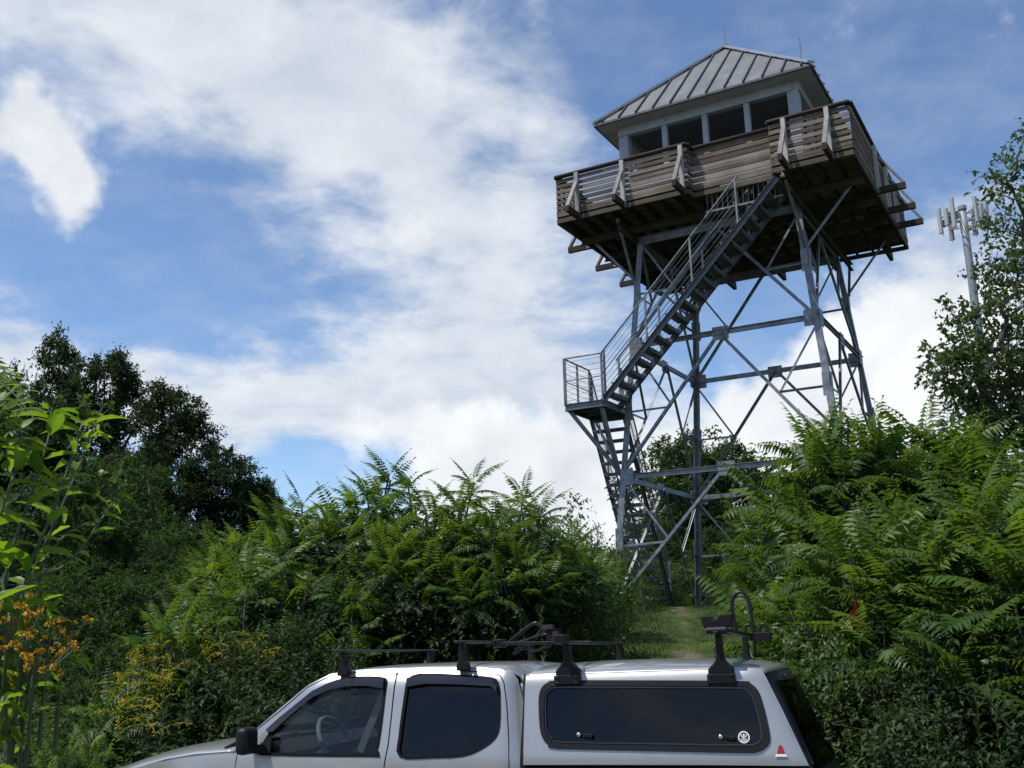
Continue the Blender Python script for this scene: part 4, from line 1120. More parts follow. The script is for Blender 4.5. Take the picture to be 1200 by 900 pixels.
def sumac(seed, H=3.6, spread=1.5, nstem=4, ntip=17, fl=.76):
    rs = np.random.RandomState(seed)
    root = empty('sumac_shrub')
    bark = Bag(); crown = Bag()
    tips = []
    for i in range(nstem):
        a = 2 * math.pi * (i + rs.uniform(-.25, .25)) / nstem
        b = np.array((.12 * math.cos(a), .12 * math.sin(a), -.15))
        hk = H * rs.uniform(.32, .45)
        k1 = np.array((spread * .35 * math.cos(a), spread * .35 * math.sin(a), hk))
        tube_np(bark, [b, lerp(b, k1, .5) + rs.normal(0, .05, 3), k1], [.05, .042, .034], 6)
        for j in range(int(math.ceil(ntip / nstem))):
            a2 = a + rs.uniform(-1.3, 1.3); rr = spread * math.sqrt(rs.uniform(.02, 1.))
            zz = H * (1 - .36 * (rr / spread) ** 1.6) * rs.uniform(.86, 1.0) - .22
            tip = np.array((rr * math.cos(a2), rr * math.sin(a2), zz))
            md_ = lerp(k1, tip, .5) + np.array((math.cos(a2), math.sin(a2), 0)) * .12 + rs.normal(0, .06, 3)
            tube_np(bark, [k1, md_, tip], [.03, .02, .012], 5)
            tips.append((tip, nrm(tip - md_), 1.0, rs.randint(8, 12)))
            low = lerp(md_, tip, rs.uniform(.1, .5))
            if rs.rand() < .8: tips.append((low, nrm(tip - md_), .8, rs.randint(3, 6)))
    for tip, ax_, sc, nf in tips:
        for k in range(nf):
            az = k * 2.39996 + rs.uniform(-.3, .3) + seed
            age = (k + .5) / nf                                # 0 young, upright ... 1 old, hanging
            el = R(60) * (1 - age) ** 1.1 + R(-4) * age + rs.normal(0, .10)
            d = np.array((math.cos(az) * math.cos(el), math.sin(az) * math.cos(el), math.sin(el)))
            p = tip - ax_ * .30 * age * sc
            l = fl * sc * (.55 + .5 * math.sin(math.pi * (.25 + .6 * age))) * rs.uniform(.85, 1.15)
            tv, tf = FR[min(3, int(age * 2.6 + rs.uniform(0, 1.3))) + 4 * rs.randint(0, 2)]
            m = frames(d[None], np.array([(0, 0, 1.)]), rs, .16) * l
            tn = np.clip(.78 - .62 * age + rs.normal(0, .2), 0, 1)
            crown.put(tv, tf, m, p[None], np.array([tn]))
    bark.build('stem', LM['sumac_bark'], root)
    crown.build('crown', LM['sumac'], root)
    root['H'] = H
    return root

# ---- broadleaf tree or bush: branches grown to points spread through lumpy blobs
def grow(name, seed, blobs, base, trunk_top, ntgt, nleaf, lsize, lw, mat, twig=.45, r0=.012, bark='bark', shell=.55, leaf=LEAF2, droop=.3, lean=(0, 0), flat=.5, up=.55, crown_name='crown', trunk_name='trunk', extra=None):
    rs = np.random.RandomState(seed)
    root = empty(name)
    w = np.array([b[3] * b[4] * b[5] * (b[6] if len(b) > 6 else 1) for b in blobs]); w = w / w.sum()
    ids = rs.choice(len(blobs), ntgt, p=w)
    u = nrm(rs.normal(0, 1, (ntgt, 3))); rad = rs.uniform(shell ** 3, 1, ntgt) ** (1 / 3)
    bl = np.array([b[:6] for b in blobs])
    T = bl[ids, :3] + u * rad[:, None] * bl[ids, 3:6]
    T = T[T[:, 2] > .15]
    # skeleton
    nt_ = 9
    tz = np.linspace(0, 1, nt_)
    tr = np.stack([base[0] + (trunk_top[0] - base[0]) * tz + rs.normal(0, .04, nt_) * trunk_top[2] / 6, base[1] + (trunk_top[1] - base[1]) * tz + rs.normal(0, .04, nt_) * trunk_top[2] / 6, -.2 + (trunk_top[2] + .2) * tz], -1)
    nodes = [p for p in tr]; par = [-1] + list(range(nt_ - 1)); leafcount = [0] * nt_
    order = np.argsort(np.linalg.norm(T - tr.mean(0), axis=1))
    ends = []
    for i in order:
        t = T[i]; A = np.array(nodes)
        dv = t - A; dist = np.linalg.norm(dv, axis=1)
        cost = dist + 1.1 * np.clip(.35 * dist - dv[:, 2], 0, None)
        j = int(np.argmin(cost)); L_ = dist[j]
        k = max(1, min(4, int(L_ / .45)))
        prev = j; a = A[j]
        for s in range(1, k + 1):
            q = s / k; p = lerp(a, t, q); p[2] += -.12 * L_ * math.sin(math.pi * q) * .5; p = p + rs.normal(0, (.03 if r0 > .009 else .012) * L_, 3) * (q < 1)
            nodes.append(p); par.append(prev); leafcount.append(0); prev = len(nodes) - 1
        leafcount[prev] = 1; ends.append(prev)
    cnt = np.array(leafcount, float)
    for i in range(len(nodes) - 1, 0, -1):
        if par[i] >= 0: cnt[par[i]] += cnt[i]
    A = np.array(nodes); rr = r0 * np.sqrt(np.maximum(cnt, .5))
    bag = Bag()
    # chains
    child = {}
    for i, p in enumerate(par):
        if p >= 0: child.setdefault(p, []).append(i)
    done = set()
    for i in range(1, len(nodes)):
        if i in done: continue
        ch = [par[i], i]; done.add(i)
        while ch[-1] in child:
            c = max(child[ch[-1]], key=lambda q: cnt[q])
            if c in done: break
            ch.append(c); done.add(c)
        rads = rr[ch]; rads[0] = min(rads[0], rads[1] * 1.25)
        tube_np(bag, A[ch], rads, 6 if rads[0] > .05 else 4)
    bag.build(trunk_name, LM[bark], root, smooth=True)
    # leaves on twigs about each end
    E = A[ends]; cb = bl[:, :3].mean(0)
    dirp = nrm(E - A[[par[e] for e in ends]])
    tw = max(2, nleaf // 9)
    n = len(E)
    P0 = np.repeat(E, tw, 0); d0 = np.repeat(dirp, tw, 0) * .5 + rs.normal(0, .6, (n * tw, 3)); d0[:, 2] += .12; d0 = nrm(d0)
    tl = twig * rs.uniform(.5, 1.15, (n * tw, 1))
    per = nleaf // tw
    q = rs.uniform(.12, 1, (n * tw, per, 1))
    P = P0[:, None] + d0[:, None] * tl[:, None] * q; P[..., 2] -= droop * .5 * (tl[:, None, 0] * q[..., 0]) ** 2 / twig
    P = P.reshape(-1, 3); N_ = len(P)
    D = np.repeat(d0, per, 0) * .55 + rs.normal(0, .6, (N_, 3)); D[:, 2] -= droop; D = nrm(D)
    upv = np.array((0, 0, 1.)) * up + nrm(P - cb) * .35
    m = frames(D, upv, rs, flat)
    sz = lsize * rs.uniform(.65, 1.25, N_)
    m = m * np.stack([sz, sz * lw, sz], -1)[:, :, None]
    clump = np.repeat(rs.uniform(.1, .9, n), tw * per)
    tint = np.clip(clump * .6 + rs.uniform(0, .45, N_), 0, 1)
    b2 = Bag(); b2.put(leaf[0], leaf[1], m, P, tint)
    if extra: extra(rs, E, b2)
    b2.build(crown_name, LM[mat], root)
    root['H'] = float((T[:, 2].max()) + twig * .4)
    return root

def place(proto, used, x, y, h=None, rz=0., label=None, cat=None, group=None, sx=1., dz=0.):
    o = proto if id(proto) not in used else copy_tree(proto)
    used.add(id(proto))
    s = (h / proto['H']) if h else 1.
    o.location = (x, y, float(ground_z(x, y)) + dz); o.rotation_euler = (0, 0, rz); o.scale = (s * sx, s * sx, s)
    tag(o, label, cat, group)
    return o
USED = set()
def top_h(px, py, d):
    """ground x,y and height for a plant whose top shows at photo pixel px,py from distance d"""
    p = at(px, py, d)
    return p[0], p[1], p[2] - float(ground_z(p[0], p[1]))
# ---------------------------------------------------------------- planting
# -- sumacs
SP = [sumac(11, 3.4, 1.35, 4, 18), sumac(12, 3.0, 1.2, 3, 15), sumac(13, 3.8, 1.5, 5, 22), sumac(14, 2.4, 1.0, 3, 11, fl=.74), sumac(15, 3.4, 1.45, 4, 30, fl=.50), sumac(16, 3.0, 1.3, 4, 26, fl=.48), sumac(17, 3.6, 1.5, 5, 32, fl=.52)]
SUM = [  # px, top y, distance, prototype, label
 (322, 578, 12.6, 4, 'sumac shrub at the left end of the thicket, beside the dark trees'),
 (398, 542, 12.8, 6, 'tall sumac shrub behind the cab with fronds against the blue sky'),
 (458, 526, 13.0, 4, 'tallest sumac in the thicket behind the truck, feathery crown on the clouds'),
 (528, 552, 12.4, 5, 'sumac shrub filling the dip between two taller sumac crowns'),
 (585, 528, 12.6, 6, 'tall spreading sumac left of the tower stairs, level fronds on white cloud'),
 (630, 572, 13.6, 5, 'smaller sumac at the tower end of the left thicket', .7),
 (352, 602, 11.4, 5, 'sumac leaning forward at the left end of the thicket above the windshield'),
 (428, 580, 12.0, 5, 'sumac of the thicket above the front door of the truck, below the tall crowns', .8),
 (500, 574, 12.0, 4, 'sumac of the thicket above the rear door, below the dip in the crowns', .8),
 (562, 568, 12.1, 5, 'sumac of the thicket above the gap between cab and cap', .8),
 (300, 640, 10.8, 3, 'low pale sumac above the goldenrod slope', .7),
 (196, 700, 9.6, 3, 'small sumac alone among yellow goldenrod left of the truck', .6),
 (98, 834, 6.6, 3, 'knee-high sumac sprout near the hood of the truck', .42),
 (950, 486, 10.8, 0, 'sumac shrub just right of the tower path, its left fronds over the braces', .62),
 (918, 532, 10.6, 3, 'small sumac in front of the front beam of the tower, at the path side', .62),
 (985, 466, 10.4, 2, 'tall sumac in front of the tower legs with fronds over the steel', .62),
 (1040, 470, 10.8, 0, 'sumac right of the path with its crown below the right tower leg', .8),
 (1085, 486, 10.6, 2, 'broad sumac between the tower and the leaning right-hand tree', .8),
 (1140, 494, 10.2, 1, 'sumac shrub under the branches of the right-hand tree', .9),
 (1205, 520, 9.6, 0, 'sumac shrub at the right edge below the leafy tree', .9),
 (985, 585, 9.2, 1, 'low sumac with level fronds above the camper cap', .65),
 (1030, 560, 8.5, 1, 'near sumac with large arching fronds right of the camper cap', .8),
 (1095, 552, 8.3, 0, 'large near sumac with broad drooping fronds in the right thicket', .85),
 (1160, 572, 7.8, 3, 'bright near sumac crown with yellow-green upright fronds', .9),
 (1215, 600, 7.4, 1, 'nearest sumac at the right edge of the picture', .9),
]
rs = np.random.RandomState(5)
for px, py, d, k, lab, *q in SUM:
    x, y, h = top_h(px, py, d)
    o = place(SP[k], USED, x, y, h, rs.uniform(0, 6.28), lab, 'sumac', 'sumacs around the tower', sx=q[0] if q else .85)
# one reddened spray in the right thicket
b = Bag(); p = at(1003, 708, 7.9)
for i in range(7):
    tv, tf = LEAF4
    m = frames(np.array([(rs.normal(0, .4), rs.normal(0, .4), -1.)]), np.array([(0, -1., .2)]), rs, .3) * .11; m[:, 1] *= .45
    b.put(tv, tf, m, (p + np.array((rs.normal(0, .015), rs.normal(0, .015), .05 - .025 * i)))[None], rs.rand(1))
tube_np(b, [p + (0, .0, .06), p + (0, 0, .0), p + (0, 0, -.1)], [.008, .006, .003], 4, .5)
b2 = Bag(); tube_np(b2, [p + (.15, .5, -1.2), p + (.1, .3, -.3), p + (0, .03, .35)], [.014, .012, .008], 5)
rd = b.build('red_spray', LM['red']); tag(rd, 'single spray of red autumn leaflets hanging in the right sumac thicket', 'leaf spray')
st_ = b2.build('stem', LM['sumac_bark'], rd)

# -- dark trees on the left
DT = [
 grow('dark_tree', 21, [(0, 0, 9.2, .9, .9, 1.3, 5), (.5, 0, 7.6, 1.5, 1.4, 1.5, 2), (-.7, .3, 6.2, 1.8, 1.7, 1.6), (.4, -.3, 4.4, 2.2, 2.1, 1.7), (0, 0, 2.6, 2.2, 2.2, 1.5)], (0, 0), (.1, 0, 9.6), 230, 190, .115, .55, 'tree', twig=.62, r0=.012),
 grow('dark_tree', 22, [(0, 0, 8.2, 1.25, 1.2, 1.5, 4), (-.6, 0, 6.6, 1.7, 1.6, 1.5, 1.8), (.9, .2, 5.6, 1.6, 1.5, 1.4), (0, 0, 3.8, 2.4, 2.3, 1.9)], (0, 0), (-.1, 0, 8.6), 240, 190, .115, .55, 'tree', twig=.6, r0=.012),
 grow('dark_tree', 23, [(.1, 0, 6.6, 1.5, 1.5, 1.3, 2.5), (-.9, .2, 5.4, 1.5, 1.5, 1.2), (1.1, -.2, 4.9, 1.6, 1.5, 1.3), (0, 0, 3.2, 2.3, 2.2, 1.6)], (0, 0), (.2, 0, 6.8), 230, 190, .115, .55, 'tree', twig=.6, r0=.012)]
for px, py, d, k, lab, hs in [
 (74, 386, 29, 0, 'tallest dark tree on the left with a thin ragged top against the cloud', .72),
 (128, 410, 27.5, 1, 'dense dark tree with a narrow rounded top right of the tallest one', .86),
 (200, 448, 26.5, 1, 'dark tree standing free against the sky right of the tall pair', .95),
 (262, 528, 26, 2, 'lower dark tree with a stepped outline sloping down to the sumacs', 1.2),
 (303, 560, 28, 2, 'last dark tree of the left row, mostly behind the sumac thicket', .9),
 (14, 428, 30, 0, 'dark tree at the left edge behind the near leafy plant', .6),
 (165, 520, 24.5, 2, 'broad dark tree in front of the tall pair', .85),
 (800, 512, 34, 1, 'dark tree behind the tower, left of the far leg', .85),
 (838, 520, 35, 2, 'dark tree behind the tower, right of the far leg', .9),
 (30, 470, 27, 2, 'dark tree low at the left edge below the tallest one', .9)]:
    x, y, h = top_h(px, py, d)
    place(DT[k], USED, x, y, h, rs.uniform(0, 6.28), lab, 'tree', 'dark broadleaf trees', sx=hs)
# -- rounder understorey trees
MT = [
 grow('understorey_tree', 31, [(0, 0, 4.0, 1.5, 1.4, .75), (-1.1, .2, 3.1, 1.3, 1.3, .7), (1.2, 0, 3.0, 1.3, 1.3, .7), (.3, -.5, 2.1, 1.7, 1.5, .8), (-.5, .3, 1.1, 1.7, 1.5, .7)], (0, 0), (0, 0, 4.1), 220, 90, .10, .5, 'mid', twig=.42, r0=.011),
 grow('understorey_tree', 32, [(.2, 0, 3.4, 1.4, 1.3, .7), (-1.0, 0, 2.6, 1.2, 1.2, .6), (1.0, .3, 2.2, 1.4, 1.2, .7), (0, 0, 1.2, 1.8, 1.5, .8)], (0, 0), (.1, 0, 3.5), 210, 90, .10, .5, 'mid', twig=.42, r0=.011)]
for px, py, d, k, lab in [
 (140, 528, 20, 0, 'rounded mid-green tree below the tall dark pair'),
 (60, 560, 19, 1, 'mid-green tree behind the near flowering plant'),
 (215, 610, 17.5, 0, 'mid-green tree on the slope below the free-standing dark tree'),
 (265, 640, 16, 1, 'small mid-green tree where the dark trees meet the sumacs'),
 (100, 655, 14, 0, 'low layered tree with flat shelves of leaves left of the goldenrod'),
 (175, 670, 13.5, 1, 'low layered tree behind the goldenrod slope'),
 (30, 680, 12.5, 1, 'low layered tree at the left edge under the orange flowers'),
 (130, 745, 11, 0, 'shaded bushy tree low on the left, in front of the layered ones'),
 (815, 505, 33, 0, 'rounded dark green tree behind the tower seen between its legs'),
 (905, 590, 30, 1, 'mid-green tree behind the tower on its right'),
 (760, 600, 31, 0, 'mid-green tree behind the tower stairs'),
 (850, 615, 29, 1, 'small mid-green tree behind the middle of the tower')]:
    x, y, h = top_h(px, py, d)
    place(MT[k], USED, x, y, h, rs.uniform(0, 6.28), lab, 'tree', 'understorey trees')
# -- bushes
BU = [
 grow('leafy_shrub', 41, [(0, 0, 1.5, .9, .9, .6), (-.6, .2, 1.0, .8, .8, .6), (.7, -.1, .9, .8, .8, .6), (0, -.3, .5, 1.1, .9, .5)], (0, 0), (0, 0, 1.5), 190, 96, .055, .5, 'shade_bush', twig=.34, r0=.0045, bark='twig', leaf=LEAF4, shell=.4, trunk_name='stem'),
 grow('leafy_shrub', 42, [(0, 0, 1.8, .7, .7, .6), (.5, .2, 1.2, .8, .8, .6), (-.6, -.1, .9, .9, .8, .6)], (0, 0), (0, 0, 1.8), 180, 96, .052, .45, 'shade_bush', twig=.34, r0=.0045, bark='twig', leaf=LEAF4, shell=.4, trunk_name='stem')]
LB = [
 grow('light_shrub', 43, [(0, 0, 2.0, .6, .6, .7), (.5, .2, 1.4, .7, .7, .7), (-.5, -.1, 1.2, .8, .7, .7), (0, 0, .6, 1., .9, .5)], (0, 0), (0, 0, 2.1), 150, 66, .075, .42, 'light', twig=.38, r0=.0045, bark='twig', leaf=LEAF4, shell=.4, trunk_name='stem', up=.4)]
for px, py, d, k, hs in [(345, 690, 11.6, 0, 1.0), (420, 645, 12.0, 1, 1.0), (480, 632, 12.0, 0, 1.0), (540, 622, 12.2, 1, 1.0), (592, 618, 12.3, 0, .9), (628, 632, 12.6, 1, .7), (350, 720, 9.9, 1, 1.0), (310, 720, 9.6, 0, 1.0)]:
    x, y, h = top_h(px, py, d)
    place(BU[k], USED, x, y, h, rs.uniform(0, 6.28), 'leafy green shrub under the sumacs in the shaded thicket behind the truck', 'shrub', 'shrubs in the thicket behind the truck', sx=hs)
for px, py, d, hs, lab in [(662, 582, 15.6, .9, 'tall light green shrub left of the stair foot'), (698, 612, 17.5, .8, 'light green shrub touching the lower stair'), (640, 592, 14.5, 1.1, 'light green shrub behind the last sumac of the left thicket'),
                          (756, 674, 22.0, .8, 'light green shrub in front of the lower stair foot'), (793, 684, 25.0, .8, 'light green shrub between the lower stair and the far left tower leg'), (852, 676, 21.0, .7, 'light green shrub right of the path under the front beam'),
                          (706, 652, 19.5, .8, 'light green shrub round the foot of the near left tower leg'), (672, 655, 16, .7, 'rounded light green shrub left of the path')]:
    x, y, h = top_h(px, py, d)
    place(LB[0], USED, x, y, h, rs.uniform(0, 6.28), lab, 'shrub', 'light green shrubs left of the tower', sx=hs)
for px, py, d in [(752, 640, 29), (775, 655, 30), (800, 650, 28), (832, 640, 30), (865, 640, 26), (720, 640, 28), (690, 645, 30), (895, 650, 25), (940, 640, 28), (990, 630, 30), (1040, 620, 32), (1090, 610, 30)]:
    x, y, h = top_h(px, py, d)
    place(LB[0] if px % 3 else BU[0], USED, x, y, max(h, 1.6), rs.uniform(0, 6.28), 'green shrub on the summit behind the tower legs', 'shrub', 'shrubs behind the tower', sx=1.4)
for px, py, d, k, hs in [(955, 690, 8.4, 1, 1.1), (1010, 700, 8.0, 0, 1.1), (1075, 690, 8.2, 1, 1.2), (1140, 700, 8.0, 0, 1.2), (1195, 700, 7.8, 1, 1.2), (1090, 735, 7.3, 1, 1.), (1160, 740, 7.0, 0, 1.)]:
    x, y, h = top_h(px, py, d)
    place(BU[k] if px > 1060 else LB[0], USED, x, y, h, rs.uniform(0, 6.28), 'leafy green shrub under the right-hand sumacs', 'shrub', 'shrubs under the right-hand sumacs', sx=hs)
# far wood that closes the horizon
for i in range(26):
    a = R(-58 + 116 * (i + rs.uniform(-.3, .3)) / 25); d = rs.uniform(42, 52)
    x, y = d * math.sin(a), d * math.cos(a)
    place(MT[i % 2], USED, x, y, rs.uniform(5.5, 8.0), rs.uniform(0, 6.28), 'distant green tree in the wood beyond the summit', 'tree', 'distant trees beyond the summit', sx=1.2)

for i in range(11):       # unseen trees added behind the camera for the truck windows to reflect
    a = R(118 + 124 * i / 10); d = rs.uniform(17, 24)
    x, y = d * math.sin(a), d * math.cos(a)
    place(MT[i % 2] if i % 3 else DT[2], USED, x, y, rs.uniform(6, 9), rs.uniform(0, 6.28), 'unseen green tree across the lot, added for the truck windows to mirror', 'tree', 'added trees behind the camera', sx=1.2)

# -- leaning tree on the right
d = 12.5
def lp(px, py, dd=0): 
    q = at(px, py, d + dd); return q
bx, by = lp(1250, 700)[0], d
bz = float(ground_z(bx, by))
def bl(px, py, rx, rz, dd=0, wt=1.):
    q = lp(px, py, dd); return (q[0] - bx, q[1] - by, q[2] - bz, rx * d / 1200, rx * d / 1200 * .9, rz * d / 1200, wt)
birch = grow('leaning_tree', 51, [bl(1228, 150, 40, 60, .3, .8), bl(1200, 212, 46, 34, 0, .9), bl(1150, 202, 26, 12, -.2, .15), bl(1212, 262, 52, 40, .3, 1.1), bl(1180, 262, 32, 20, -.3, .4), bl(1205, 320, 58, 40, 0, 1.3), bl(1165, 318, 30, 20, 0, .4), bl(1165, 375, 60, 34, -.2, 1.2), bl(1122, 425, 50, 32, -.3, 1.0), bl(1170, 435, 80, 46, .2, 1.5), bl(1210, 490, 100, 55, .4, 1.4), bl(1260, 260, 70, 90, .5, .6)],
             (0, 0), tuple(lp(1236, 150) - (bx, by, bz)), 390, 54, .074, .52, 'birch', twig=.36, r0=.0062, leaf=LEAF4, shell=.2, droop=.5, up=.3, flat=.7)
birch.location = (bx, by, bz)
tag(birch, 'slender leafy tree with loose branches leaning in at the right edge before the antenna mast', 'tree')

# -- herbs
def herb(seed, kind):
    """template plant about 1 m tall: V, F, per-vertex tint"""
    r_ = np.random.RandomState(seed); B = Bag()
    if kind == 0:      # upright stalk, narrow spiral leaves
        n = 84; t = np.linspace(.10, 1, n); az = t * 130 + r_.uniform(0, .6, n); bend = r_.uniform(-.1, .1, 2)
        P = np.stack([bend[0] * t * t, bend[1] * t * t, t], -1); el = .75 - 1.0 * (1 - t) + r_.normal(0, .15, n)
        D = np.stack([np.cos(az) * np.cos(el), np.sin(az) * np.cos(el), np.sin(el)], -1)
        ln = .095 * (1.15 - .7 * t) * r_.uniform(.8, 1.2, n); wd_ = .24
        tube_np(B, P, .006 * (1.2 - t), 3, .4)
    elif kind == 1:    # branching clump of ovate leaves
        n = 130; P = np.empty((n, 3)); D = np.empty((n, 3))
        for i in range(n):
            a = r_.uniform(0, 6.28); rr_ = r_.uniform(0, .38); P[i] = (rr_ * math.cos(a), rr_ * math.sin(a), r_.uniform(.25, 1) * (1 - .5 * rr_))
            D[i] = (math.cos(a + r_.normal(0, .5)), math.sin(a + r_.normal(0, .5)), r_.uniform(-.5, .3))
        ln = .066 * r_.uniform(.7, 1.3, n); wd_ = .5
        for k in range(9):
            e = P[k * 14]; tube_np(B, [(0, 0, 0), e * (.4, .4, .6), e], [.007, .005, .003], 3, .4)
    else:              # broad leaves in whorls
        n = 54; t = np.repeat(np.linspace(.12, 1, 18), 3)[:n]; az = np.arange(n) * 2.1 + np.repeat(r_.uniform(0, 6, 18), 3)[:n]
        P = np.stack([0 * t, .1 * t * t, t], -1); el = r_.normal(.05, .25, n) + .5 * (t - .5)
        D = np.stack([np.cos(az) * np.cos(el), np.sin(az) * np.cos(el), np.sin(el)], -1); ln = .12 * (1.1 - .55 * t) * r_.uniform(.8, 1.2, n); wd_ = .42
        tube_np(B, np.stack([0 * np.linspace(0, 1, 6), .1 * np.linspace(0, 1, 6) ** 2, np.linspace(0, 1, 6)], -1), .007 * np.linspace(1.2, .4, 6), 3, .4)
    m = frames(D, np.array((0, 0, 1.)), r_, .3) * np.stack([ln, ln * wd_, ln], -1)[:, :, None]
    B.put(LEAF4[0], LEAF4[1], m, P, np.clip(r_.normal(.5, .2, len(P)), 0, 1))
    return np.concatenate(B.V), np.concatenate(B.F), np.concatenate(B.T)
HB = [herb(60, 0), herb(61, 0), herb(62, 1), herb(63, 1), herb(64, 2), herb(65, 2)]
def scatter(name, mat, pts, heights, kinds, label, cat='undergrowth', seed=1):
    r_ = np.random.RandomState(seed); B = Bag(); TT = []
    for i, (x, y) in enumerate(pts):
        V, F, T = HB[kinds[i]]
        a = r_.uniform(0, 6.28); c, s = math.cos(a), math.sin(a); h = heights[i]; ln = r_.normal(0, .12, 2)
        Rm = np.array(((c, s, 0), (-s, c, 0), (0, 0, 1.))) * h * np.array((1.15, 1.15, 1.))
        W = V @ Rm; W[:, 0] += W[:, 2] * ln[0]; W[:, 1] += W[:, 2] * ln[1]
        B.raw(W + (x, y, float(ground_z(x, y)) - .03), F, np.clip(T + r_.normal(0, .16), 0, 1))
    return tag(B.build(name, LM[mat]), label, cat, kind='stuff')
def region(n, seed, xr, yr, keep, h):
    r_ = np.random.RandomState(seed); P = []; H = []
    while len(P) < n:
        x = r_.uniform(*xr); y = r_.uniform(*yr)
        if keep(x, y): P.append((x, y)); H.append(h(x, y) * r_.uniform(.7, 1.25))
    return P, H
pathx = lambda y: .145 * y + .25
offp = lambda x, y: abs(x - pathx(y) - .25)
# left slope of weeds behind the hood and cab
P, H = region(1150, 71, (-8.0, .9), (8.6, 12.5), lambda x, y: x < pathx(y) - (.9 if y > 13 else 1.5) and y > 9.0 - .06 * (x + 2) ** 2 * (x < -2) and (x < -1.3 or y > 11.2), lambda x, y: .95 + .25 * math.sin(x * 1.7 + y))
r_ = np.random.RandomState(3)
scatter('undergrowth', 'bush', P, H, r_.choice([0, 1, 2, 2, 3, 4], len(P)), 'dense green weeds and bramble on the slope left of the path', seed=2)
P, H = region(460, 72, (1.6, 7.5), (7.5, 11.5), lambda x, y: x > .238 * y + .02, lambda x, y: .75 + .2 * math.sin(x * 2.1 + y))
scatter('undergrowth', 'light', P, H, r_.choice([1, 2, 3, 4, 5], len(P)), 'bright leafy weeds along the right side of the path behind the camper cap', seed=3)
P, H = region(340, 73, (2.2, 7.5), (5.6, 8.2), lambda x, y: x > 2.3 + .1 * math.sin(y * 5), lambda x, y: .55 + .15 * math.sin(x * 3))
scatter('undergrowth', 'bush', P, H, r_.choice([0, 2, 3, 4, 5], len(P)), 'low leafy weeds beside the rear of the truck', seed=4)
P, H = region(420, 74, (-1., 9), (19, 31), lambda x, y: offp(x, y) > 1.0 or y > 24.5, lambda x, y: .45)
scatter('undergrowth', 'light', P, H, r_.choice([0, 1, 2, 3], len(P)), 'weeds around the feet of the tower', seed=5)
P, H = region(520, 75, (-14, -3.0), (6.5, 15), lambda x, y: x < -3.4 - .2 * (y - 6), lambda x, y: .9)
scatter('undergrowth', 'bush', P, H, r_.choice([0, 2, 3, 3, 5], len(P)), 'shaded weeds and brambles at the lower left', seed=6)
# grass on the path and the rise
def grass():
    r_ = np.random.RandomState(8); n = 34000
    y = 8.8 + 17 * r_.rand(n) ** 1.3; x = pathx(y) + r_.normal(0, 1.4, n)
    k = (np.abs(x - pathx(y)) > .28 + .25 * np.sin(y * 1.3)) | (r_.rand(n) < .25); x, y = x[k], y[k]; n = len(x)
    P = np.stack([x, y, ground_z(x, y) - .01], -1)
    D = np.stack([r_.normal(0, .4, n), r_.normal(0, .4, n), np.ones(n)], -1)
    h = r_.uniform(.04, .11, n) * (.5 + .6 * np.clip(np.abs(x - pathx(y)), 0, 1))
    m = frames(D, np.stack([r_.normal(0, 1, n), r_.normal(0, 1, n), 0 * x], -1), r_, .1) * np.stack([h, h * .16, h * 1.5], -1)[:, :, None]
    B = Bag(); B.put(LEAF4[0] * (1, 1, 1), LEAF4[1], m, P, np.clip(r_.normal(.5, .25, n), 0, 1))
    tag(B.build('grass', LM['grass']), 'short grass on the rise and along the worn path to the tower', 'grass', kind='stuff')
grass()
P, H = region(60, 76, (.6, 4.2), (9.5, 20), lambda x, y: .35 < abs(x - pathx(y)) < 1.3, lambda x, y: .2)
scatter('undergrowth', 'light', P, H, [2 + i % 4 for i in range(len(P))], 'small weeds in the grass along the path', seed=7)
# goldenrod plants with yellow plumes
def goldenrod(seed, H=1.45):
    r_ = np.random.RandomState(seed); root = empty('goldenrod_plant'); B = Bag(); G = Bag()
    heads = []
    for s in range(2):
        G = Bag(); heads.append(G)
        V, F, T = HB[s % 2]; a = r_.uniform(0, 6); off = np.array((r_.normal(0, .12), r_.normal(0, .12), 0)); hh = H * r_.uniform(.8, .95)
        B.raw(V * hh + off, F, T)
        top = off + (0, 0, hh)
        for k in range(6):
            az = r_.uniform(0, 6.28); Lb = r_.uniform(.1, .24); q = np.linspace(0, 1, 14)
            base = top - (0, 0, .2 * r_.rand() )
            pts = base + np.stack([math.cos(az) * Lb * q, math.sin(az) * Lb * q, .16 * q - .12 * q * q], -1)
            Pn = np.repeat(pts, 4, 0) + r_.normal(0, .010, (56, 3))
            m = frames(r_.normal(0, 1, (56, 3)), np.array((0, 0, 1.)), r_, .6) * .014; m[:, 1] *= .8
            tube_np(G, pts, np.full(14, .0022), 3, .4)
            q_ = r_.rand(56) < .5; m = m[q_]; Pn = Pn[q_]; G.put(LEAF2[0], LEAF2[1], m, Pn, r_.rand(len(Pn)))
    B.build('stalk', LM['bush'], root); [G.build('blossoms', LM['gold'], root) for G in heads]; root['H'] = H
    return root
GP = [goldenrod(81), goldenrod(82)]
for i, (px, py, d) in enumerate([(182, 730, 9.2), (200, 748, 8.9), (226, 722, 9.5), (252, 735, 9.2), (266, 716, 9.7), (150, 768, 8.3), (288, 728, 9.4), (142, 800, 7.6)]):
    x, y, h = top_h(px, py, d)
    place(GP[i % 2], USED, x, y, max(h, .9), rs.uniform(0, 6.28), 'goldenrod stalk with a yellow plume on the slope left of the truck', 'goldenrod', 'goldenrod on the left slope')
